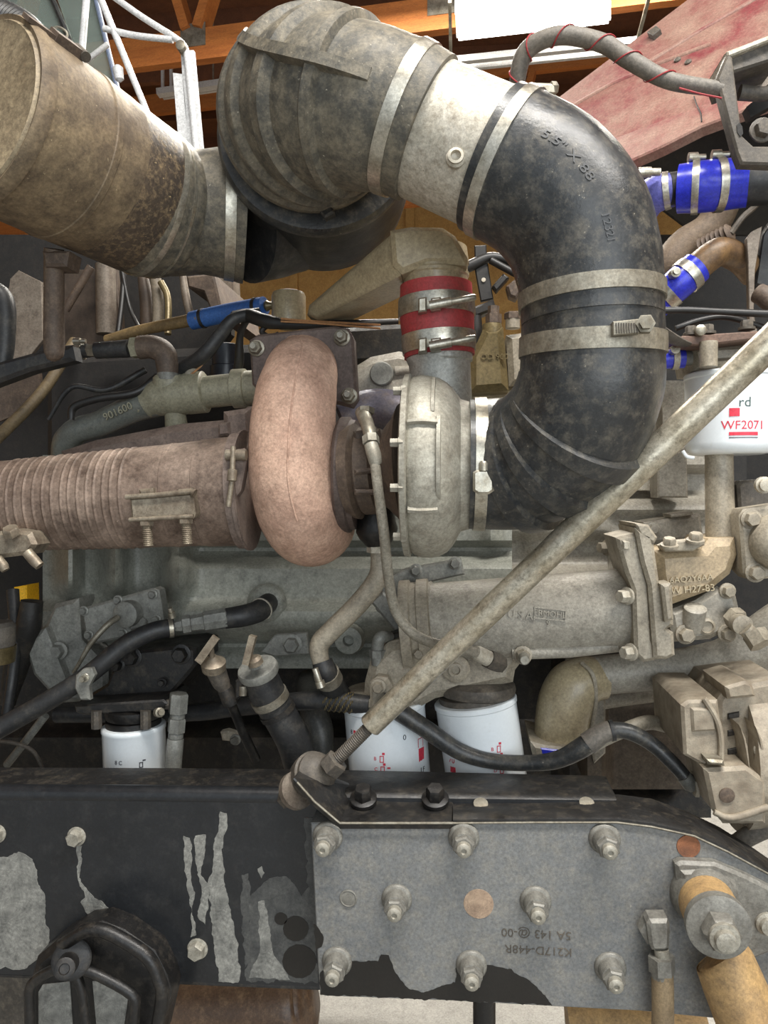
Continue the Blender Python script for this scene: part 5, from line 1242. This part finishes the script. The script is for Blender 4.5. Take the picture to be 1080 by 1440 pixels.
one('pale_bracket', MB().prism([(1050, 335), (1058, 325), (1072, 318), (1062, 380), (1060, 440), (1066, 470), (1054, 470), (1052, 370)], 1.27, .01, .001), alu_panel, 'pale narrow bracket right of the bent brown pipe', 'bracket', smooth=False)
one('fan_shroud', MB().prism([(1062, 400), (1072, 330), (1100, 290), (1100, 410)], 1.3, .03, .003), black_cast, 'black shroud edge at the right above the filter mount', 'fan shroud')
tube_thing('wire_bundle', [(905, 438, 1.17, 5), (960, 436, 1.17, 4.5), (1010, 438, 1.17, 4.5), (1050, 440, 1.17, 5), (1100, 442, 1.17, 5)], wire_black, 'black wire bundle above the rusty filter mount plate', 'cable', n=10)
tube_thing('wire_bundle', [(950, 462, 1.19, 4), (985, 450, 1.19, 4), (1020, 446, 1.19, 4), (1060, 456, 1.2, 4), (1100, 470, 1.2, 4)], wire_black, 'black wire sagging onto the rusty filter mount plate', 'cable', n=10)
tube_thing('bracket_arm', [(900, 446, 1.0, 8), (925, 462, 1.05, 10), (948, 478, 1.12, 11), (965, 484, 1.15, 8)], bracket_m, 'grey strap reaching from the joint clamp to the filter mount', 'bracket', n=12, sq=(1, .5))
tube_thing('elbow_pipe', [(1066, 412, 1.2, 13), (1080, 420, 1.19, 14), (1100, 440, 1.18, 14)], iron_brown, 'brown pipe stub at the right edge above the filter mount', 'pipe')
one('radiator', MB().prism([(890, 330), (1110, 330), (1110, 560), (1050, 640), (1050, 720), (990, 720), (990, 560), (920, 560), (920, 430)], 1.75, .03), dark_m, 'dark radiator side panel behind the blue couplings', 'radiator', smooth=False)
one('light_blocker', MB().prism([(-150, 560), (470, 500), (1150, 560), (1150, 1080), (-150, 1080)], 2.1, .03), dark_m, 'dark added light-blocking fender behind the whole engine', 'backdrop', smooth=False)  # slab added behind the engine bay to block light
# ---------------- left edge
T = Thing('rubber_bumper', 'round rubber mount with tan ring at the left edge', 'rubber mount')
T.add('cushion', MB().lathe(P(-8, 905, 1.22), Z, [(-.022, .02), (-.02, .028), (0, .033), (.03, .034), (.037, .028), (.039, .005)], n=32), loom)
T.add('tan_ring', MB().lathe(P(-8, 905, 1.22), Z, [(-.034, .026), (-.032, .032), (-.010, .0345), (-.004, .0345)], n=32), brass)
T.done()
tube_thing('engine_mount_arm', [(10, 990, 1.35, 12), (25, 930, 1.35, 18), (40, 880, 1.34, 18), (45, 845, 1.34, 16)], iron_dark, 'dark curved mount arm left of the gear housing', 'engine mount')
one('yellow_post', MB().slab([P(19, 826, 1.9), P(37, 823, 1.9), Vector((P(37, 823, 1.9).x, 1.9, 0)), Vector((P(19, 826, 1.9).x, 1.9, 0))], Y * .06, .003), yellow_m, 'yellow painted post seen under the exhaust clamp', 'post')
tube_thing('dark_hose', [(10, 1005, 1.3, 8), (18, 950, 1.32, 8), (22, 900, 1.33, 8), (18, 830, 1.36, 9)], rubber_clean, 'thin dark hose rising along the left edge', 'hose')
tube_thing('stay_rod', [(10, 1075, 1.32, 6), (30, 1050, 1.3, 6), (64, 1006, 1.29, 6)], iron_grey, 'short grey stay rod below the thick black hose', 'rod', k=3)
tube_thing('thin_cable', [(-20, 1042, 1.28, 3), (15, 1044, 1.27, 3), (45, 1055, 1.27, 3), (60, 1080, 1.27, 3)], bracket_m, 'thin grey cable drooping below the thick black hose', 'cable', n=8)

# ================================================================== FRAME
FD = 1.05
T = Thing('frame_rail', 'long black steel frame rail with scraped paint crossing the bottom', 'frame rail')
T.add('web', MB().prism([(-700, 1105), (-120, 1113), (860, 1127), (860, 1400), (452, 1388), (200, 1379), (-120, 1366), (-700, 1344)], FD, .008), frame_black, smooth=False)
bz = .08
def flange(T, name, front, mat, w, th=.008, r=.006):
    """top flange along a line of (px,py,d): w metres deep, rounded front edge"""
    mb = MB(); prev = None
    for a, b, d in front:
        p = P(a, b, d)
        cur = mb.ring([p + Vector((0, .0, -th)), p + Vector((0, 0, -r * .6)), p + Vector((0, r * .3, -r * .2)), p + Vector((0, r, 0)), p + Vector((0, w, 0)), p + Vector((0, w, -th))])
        if prev: mb.bridge(prev, cur)
        else: mb.f.append(tuple(cur))
        prev = cur
    mb.f.append(tuple(prev)); return T.add(name, mb, mat)
flange(T, 'top_flange', [(-700, 1102, FD), (-120, 1108, FD), (200, 1110, FD), (440, 1113, FD), (640, 1118, FD), (868, 1124, FD)], black_plate, .085, r=.014)
T.add('rolled_edge', MB().sweep([(P(a_, b_, FD) + Vector((0, .012, -.012)), .0132) for a_, b_ in ((-700, 1102), (-120, 1108), (200, 1110), (430, 1113))], n=24), frame_black)
flange(T, 'bottom_flange', [(-700, 1340, FD), (-120, 1362, FD), (440, 1384, FD), (860, 1400, FD)], black_plate, .085)
# scraped paint with shapes of its own
def patch(T, poly, d, mat, name='scraped_patch', seed=1, amp=2.5, per=9):
    return T.add(name, MB().prism(jag(jag(poly, per, amp, seed), 3, .9, seed + 50), d - .0006, .0009), mat, smooth=False)
patch(T, [(-40, 1215), (10, 1205), (25, 1198), (45, 1208), (52, 1225), (52, 1240), (62, 1258), (63, 1290), (70, 1320), (60, 1345), (35, 1362), (-40, 1360)], FD, scuff_m, seed=3)
patch(T, [(108, 1190), (115, 1190), (114, 1215), (112, 1235), (125, 1255), (150, 1275), (165, 1292), (172, 1310), (178, 1325), (160, 1318), (140, 1300), (122, 1285), (113, 1268), (120, 1262), (110, 1240)], FD, scuff_m, seed=4, amp=1.5, per=7)
patch(T, [(258, 1175), (266, 1178), (270, 1190), (268, 1230), (274, 1256), (270, 1275), (276, 1315), (268, 1318), (270, 1280), (262, 1245)], FD, scuff_m, seed=5, amp=1.5, per=7)
patch(T, [(274, 1175), (290, 1174), (288, 1200), (282, 1230), (296, 1250), (288, 1300), (278, 1290), (284, 1250), (275, 1215)], FD, scuff_m, seed=6, amp=1.5, per=7)
patch(T, [(310, 1142), (318, 1145), (320, 1165), (312, 1195), (314, 1220), (318, 1250), (330, 1310), (338, 1360), (335, 1382), (308, 1380), (302, 1330), (296, 1290), (294, 1235), (300, 1215), (299, 1190), (308, 1170)], FD, scuff_m, seed=7, amp=2, per=7)
_fs = MAT('faint_scuff', (86, 86, 83), (66, 67, 66), dirt=(44, 45, 46), damt=.5, scale=26, rough=.6, bump=.2)
T.add('worn_area', MB().prism(jag(jag([(348, 1262), (378, 1236), (404, 1232), (424, 1262), (436, 1240), (444, 1300), (447, 1384), (346, 1378)], 10, 4, 61), 3, 1.2, 62), FD - .0003, .0009), _fs, smooth=False)
patch(T, [(340, 1230), (350, 1228), (352, 1290), (353, 1350), (345, 1360), (340, 1300)], FD, _fs, seed=8)
patch(T, [(363, 1268), (372, 1266), (378, 1300), (384, 1340), (398, 1360), (408, 1378), (350, 1375), (358, 1355), (366, 1340)], FD, scuff_m, seed=9, amp=1.5, per=7)
patch(T, [(384, 1262), (400, 1258), (404, 1280), (396, 1296), (386, 1290)], FD, _fs, seed=10)
patch(T, [(428, 1150), (440, 1150), (444, 1200), (446, 1260), (448, 1330), (436, 1290), (432, 1230)], FD, _fs, seed=11)
patch(T, [(362, 1222), (368, 1218), (372, 1228), (368, 1235)], FD, scuff_m, seed=12, amp=1)
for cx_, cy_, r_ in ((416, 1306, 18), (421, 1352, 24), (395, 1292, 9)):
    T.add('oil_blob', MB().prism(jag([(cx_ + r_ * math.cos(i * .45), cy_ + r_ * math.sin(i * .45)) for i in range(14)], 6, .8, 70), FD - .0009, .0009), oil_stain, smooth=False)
for a, b, r in ((108, 1176, 12), (278, 1334, 13), (-4, 1172, 12)): bolt(T, a, b, FD, r, .012, mat=stud_m, washer=1.2)
T.done()

PD = 1.0
T = Thing('frame_reinforcement', 'grey bolted reinforcement plate with stamped numbers on the frame rail', 'frame plate')
plate = [(437, 1157), (640, 1157), (868, 1157), (916, 1163), (976, 1176), (1023, 1198), (1080, 1229), (1120, 1253), (1300, 1362), (1300, 1466), (1120, 1445), (1000, 1432), (900, 1422), (800, 1417), (640, 1408), (456, 1401), (450, 1396), (447, 1360)]
T.add('plate', MB().prism(plate, PD, .045, .0015), frame_grey, smooth=False)
stain_b = [(452, 1400), (450, 1370), (462, 1362), (490, 1356), (495, 1351), (530, 1352), (536, 1343), (546, 1344), (553, 1358), (562, 1376), (570, 1392), (590, 1397), (618, 1388), (640, 1383), (641, 1358), (650, 1352)]
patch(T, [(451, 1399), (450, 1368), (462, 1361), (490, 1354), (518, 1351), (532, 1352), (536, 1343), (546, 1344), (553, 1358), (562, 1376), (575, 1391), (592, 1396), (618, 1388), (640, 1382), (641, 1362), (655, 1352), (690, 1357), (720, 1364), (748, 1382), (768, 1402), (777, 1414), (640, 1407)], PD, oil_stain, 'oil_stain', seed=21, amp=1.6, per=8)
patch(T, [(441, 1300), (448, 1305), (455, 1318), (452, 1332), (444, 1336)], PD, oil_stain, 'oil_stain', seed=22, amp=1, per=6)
for a, b in ((461, 1176), (652, 1177), (850, 1179), (558, 1264), (753, 1267), (474, 1352), (663, 1357), (858, 1360)):
    c = P(a, b, PD); s = S(PD)
    k = T.add('flange_nut', MB().lathe(c + Y * .001, -Y, [(0, 22 * s), (.003, 22 * s), (.005, 20.5 * s), (.006, 17.5 * s), (.024, 15.5 * s), (.025, 12 * s)], n=24), washer_m)
    T.add('nut_collar', MB().hexa(c - Y * .020, -Y, 15.5 * s, .012, twist=random.random()), washer_m, parent=k)
    T.add('stud_tip', MB().lathe(c - Y * .030, -Y, [(0, 10 * s), (.010, 10 * s), (.012, 7.5 * s), (.0122, 4 * s), (.0105, 3 * s)], n=16), stud_m, parent=k)
T.add('plugged_hole', MB().lathe(P(490, 1263, PD) + Y * .001, -Y, [(0, .0118), (.0024, .0118), (.003, .0105), (.0022, .0095), (.0026, .006), (.0018, .001)], n=24), washer_m)
T.add('weld_rosette', MB().lathe(P(673, 1271, PD) + Y * .001, -Y, [(0, .020), (.0014, .0195), (.0016, .015), (.0012, .003), (.0016, .001)], n=28), MAT('pale_rust', (176, 152, 128), (150, 128, 108), dirt=(120, 100, 84), damt=.4, scale=60, rough=.7, bump=.3))
T.add('rusty_hole', MB().lathe(P(968, 1190, PD) + Y * .001, -Y, [(0, .0150), (.0022, .0145), (.0018, .0125), (.0016, .001)], n=28), rust_m)
T.add('stamped_number', text_mb('5A 143 @-00', .0155, lambda x, y, z: P(754, 1313, PD) + Vector((-x * 1.05, -z - .0003, -y)), .0004), bracket_m)
T.add('stamped_number', text_mb('K217D-448R', .0155, lambda x, y, z: P(757, 1336, PD) + Vector((-x * 1.05, -z - .0003, -y)), .0004), bracket_m)
T.done()

T = Thing('frame_cap_strip', 'black oily cap strip curving down along the top of the grey plate', 'frame strip')
mb = MB(); prev = None
front = [(637, 1157, .998), (760, 1156, .998), (868, 1156, .998), (916, 1162, .998), (976, 1175, .998), (1023, 1197, .998), (1080, 1228, .998), (1120, 1252, .998), (1300, 1361, .998)]
backe = [(637, 1121, 1.075), (760, 1120, 1.075), (868, 1117, 1.075), (916, 1123, 1.075), (968, 1142, 1.075), (1010, 1162, 1.075), (1060, 1193, 1.075), (1110, 1228, 1.075), (1290, 1340, 1.075)]
for f, b in zip(front, backe):
    pf, pb = P(*f), P(*b)
    cur = mb.ring([pf + Z * -.002 , pf + Vector((0, 0, .004)), pf + Vector((0, .004, .006)), pb, pb - Z * .012])
    if prev: mb.bridge(prev, cur)
    else: mb.f.append(tuple(cur))
    prev = cur
mb.f.append(tuple(prev)); T.add('strip', mb, black_plate)
T.add('bright_edge', MB().sweep([(P(a, b + .5, d - .001), .0013) for a, b, d in front], n=6), dull_steel)
T.add('rivet', MB().lathe(P(676, 1131, 1.045), Vector((0, -.5, 1)), [(-.004, .010), (.002, .010), (.003, .006)], n=16), dull_steel)
T.add('rivet', MB().lathe(P(825, 1130, 1.045), Vector((0, -.5, 1)), [(-.004, .010), (.002, .010), (.003, .006)], n=16), dull_steel)
T.done()
T = Thing('strut_bracket', 'bent black bracket plate bolted on the rail under the strut end', 'bracket')
mb = MB()
q = [P(*v) for v in ((478, 1157, .995), (637, 1157, .995), (637, 1109, 1.09), (500, 1104, 1.09), (462, 1092, 1.09), (425, 1076, 1.06), (412, 1094, .985), (440, 1125, .985))]
T.add('plate', MB().slab(q, Vector((0, .004, -.010)), .0015), black_plate, smooth=False)
T.add('bright_edge', MB().sweep([(P(a, b, d), .0016) for a, b, d in ((418, 1100, .985), (442, 1127, .985), (478, 1157.5, .992), (637, 1157.5, .992))], n=6), dull_steel)
for a, b in ((511, 1124), (612, 1124)):
    bolt(T, a, b, 1.04, 13, .017, axis=Vector((0, -.42, 1)), mat=black_cast, washer=1.5, wt=.004)
T.done()
T = Thing('strut_rod', 'long dull zinc strut rod slanting across the engine to a ball joint', 'strut rod')
a, b = (524, 1018, 1.035), (1110, 456, .94)
pa = straight([(519, 1022, 1.035, 15), (521, 1020, 1.035, 17), (640, 905, 1.015, 18), (860, 695, .98, 20), (1110, 456, .94, 22), (1260, 313, .916, 23)])
T.add('rod', MB().sweep(pa, n=32), zinc)
st_pts = []
A_, B_ = P(462, 1080, 1.035), P(524, 1018, 1.035)
N_ = 60
T.add('threaded_end', MB().sweep([(A_.lerp(B_, i / N_), .0082 if i % 2 else .0092) for i in range(N_ + 1)], n=16), bracket_m)
T.add('jam_nut', MB().lathe(P(462, 1082, 1.035), B_ - A_, [(0, .0165), (.001, .018), (.018, .018), (.019, .0165)], n=6), bracket_m)
jx = (P(452, 1092, 1.02) - P(432, 1078, 1.07))
jx = Vector((.55, -.55, .45))
T.add('ball_joint', MB().lathe(P(440, 1090, 1.05), jx, [(-.03, .018), (-.022, .027), (-.006, .031), (.006, .032), (.008, .029), (.014, .029), (.02, .022), (.026, .014)], n=32), bracket_m)
T.add('lower_washer', MB().lathe(P(424, 1108, 1.03), jx, [(-.022, .022), (-.018, .026), (-.008, .026)], n=28), alu_panel)
T.add('lock_nut', MB().lathe(P(412, 1118, 1.03), jx, [(-.022, .014), (-.006, .014)], n=6), bracket_m)
T.done()

T = Thing('spring_hanger', 'black ribbed cast spring hanger with pivot bolt at the lower left', 'spring hanger')
HD = .985
T.add('back_casting', MB().prism([(36, 1395), (48, 1350), (78, 1325), (112, 1304), (140, 1300), (170, 1312), (214, 1342), (232, 1378), (238, 1400), (222, 1470), (36, 1470)], HD + .02, .05, .01), black_cast)
T.add('window_panel', MB().prism([(54, 1395), (60, 1385), (98, 1380), (104, 1470), (54, 1470)], HD + .0185, .004), scuff_m, smooth=False)
T.add('window_panel', MB().prism([(130, 1380), (145, 1378), (180, 1402), (178, 1420), (170, 1470), (138, 1470)], HD + .0185, .004), scuff_m, smooth=False)
def rim(pts, r, nm='rib'):
    T.add(nm, MB().sweep(smooth_path([(a, b, HD, r) for a, b in pts], 4), n=14), black_cast)
rim([(44, 1475), (42, 1420), (44, 1385), (70, 1366), (92, 1360)], 8)
rim([(98, 1366), (108, 1372), (118, 1410), (122, 1475)], 7)
rim([(112, 1362), (140, 1372), (185, 1398), (190, 1420), (184, 1475)], 8)
rim([(86, 1330), (118, 1310), (142, 1308), (170, 1320), (208, 1346), (224, 1378), (228, 1402), (216, 1475)], 10)
hubp = P(98, 1352, HD); tipd = (P(84, 1372, .90) - hubp)
h = T.add('pivot_hub', MB().lathe(hubp + Y * .01, tipd, [(0, .026), (.02, .026), (.022, .022)], n=28), black_cast)
T.add('pivot_bolt', MB().lathe(hubp, tipd, [(0, .014), (.055, .0135), (.056, .011), (.0565, .007), (.054, .006)], n=20), black_cast, parent=h)
T.done()
T = Thing('shock_absorber', 'ochre shock absorber with mounting pin and nut at the lower right', 'shock absorber')
tube(T, 'body', [(1010, 1338, .965, 20), (1014, 1344, .963, 36), (1020, 1355, .96, 40), (1036, 1395, .955, 42), (1062, 1455, .95, 45), (1085, 1510, .95, 46)], orange_m, n=36, k=4)
ax_ = (P(1026, 1334, .87) - P(990, 1262, .99)); L0 = ax_.length; c0 = P(988, 1258, .995)
k = T.add('pin_sleeve', MB().lathe(c0, ax_, [(0, .038), (.01, .037), (.012, .0335), (L0 * .58, .0335)], n=36), orange_m)
T.add('bushing_collar', MB().lathe(c0, ax_, [(-.004, .040), (.014, .038), (.022, .034)], n=36), washer_m)
T.add('washer', MB().lathe(c0, ax_, [(L0 * .57, .034), (L0 * .575, .0365), (L0 * .68, .0365), (L0 * .69, .034)], n=36), washer_m)
n_ = T.add('nut', MB().hexa(c0 + ax_.normalized() * L0 * .68, ax_, .021, .022), washer_m)
T.add('pin_tip', MB().lathe(c0 + ax_.normalized() * (L0 * .68 + .02), ax_, [(0, .0165), (.003, .0175), (.007, .0165), (.0075, .012), (.016, .0115), (.017, .009)], n=20), stud_m, parent=n_)
T.done()
T = Thing('shock_mount', 'grey angled mounting plate behind the shock absorber pin', 'bracket')
T.add('plate', MB().prism([(950, 1216), (958, 1212), (1006, 1214), (1050, 1232), (1110, 1262), (1110, 1330), (1060, 1350), (990, 1310), (956, 1276)], .985, .014, .004), washer_m)
T.add('pad', MB().prism([(958, 1226), (1000, 1224), (1035, 1240), (1045, 1280), (1010, 1300), (975, 1285), (960, 1262)], .980, .008, .004), washer_m)
T.add('side_bolt', MB().lathe(P(1078, 1298, .985), -Y, [(0, .014), (.004, .014), (.006, .011), (.012, .010)], n=20), stud_m)
T.done()
T = Thing('brake_hose', 'grey hex swivel fitting and tan hose hanging beside the shock absorber', 'hose')
d = .965
T.add('hex_head', MB().lathe(P(916, 1300, .995), Vector((.05, -1, 0)), [(0, .019), (.016, .019), (.018, .016)], n=6), washer_m)
T.add('swivel_body', MB().prism([(910, 1300), (914, 1294), (940, 1294), (943, 1302), (942, 1334), (936, 1338), (918, 1338), (914, 1330)], .965, .024, .004), washer_m)
for y0, y1, r, n, m in ((1334, 1346, 10, 16, stud_m), (1344, 1366, 18, 6, washer_m), (1364, 1372, 15, 20, washer_m)):
    a_, b_ = P(930, y0, .972), P(931, y1, .972); T.add('hex_nut' if n == 6 else 'collar', MB().lathe(a_, b_ - a_, [(0, r * S(d)), ((b_ - a_).length, r * S(d))], n=n), m)
tube(T, 'hose', [(931, 1366, .972, 15), (932, 1400, .972, 15), (932, 1480, .972, 15)], MAT('tan_dusty_hose', (150, 130, 100), (128, 110, 84), dirt=(100, 84, 64), damt=.35, rough=.6, bump=.25), k=3)
T.done()
# under the frame
tube_thing('axle_tube', [(800, 1460, 1.25, 48), (870, 1460, 1.25, 48), (935, 1462, 1.25, 48), (990, 1464, 1.25, 48)], orange_m, 'ochre axle tube below the grey frame plate', 'axle', n=32)
tube_thing('drop_pipe', [(681, 1395, 1.12, 16), (681, 1440, 1.12, 16), (681, 1500, 1.12, 16)], black_cast, 'black vertical pipe below the middle of the frame plate', 'pipe', k=2)
one('air_tank', MB().sweep(smooth_path([(150, 1412, 1.35, 30), (160, 1412, 1.35, 55), (180, 1412, 1.35, 62), (300, 1412, 1.35, 62), (410, 1410, 1.35, 62), (432, 1408, 1.35, 52), (444, 1406, 1.35, 22)], 4), n=36), MAT('brown_tank', (110, 84, 62), (80, 60, 46), dirt=(140, 112, 84), damt=.35, rough=.42, bump=.3), 'rusty brown tank hanging below the frame rail', 'tank')
one('leaf_spring', MB().prism([(-60, 1365), (40, 1362), (62, 1400), (62, 1470), (-60, 1470)], 1.2, .08, .005), bracket_m, 'dirty grey leaf spring end below the rail at the left edge', 'leaf spring')
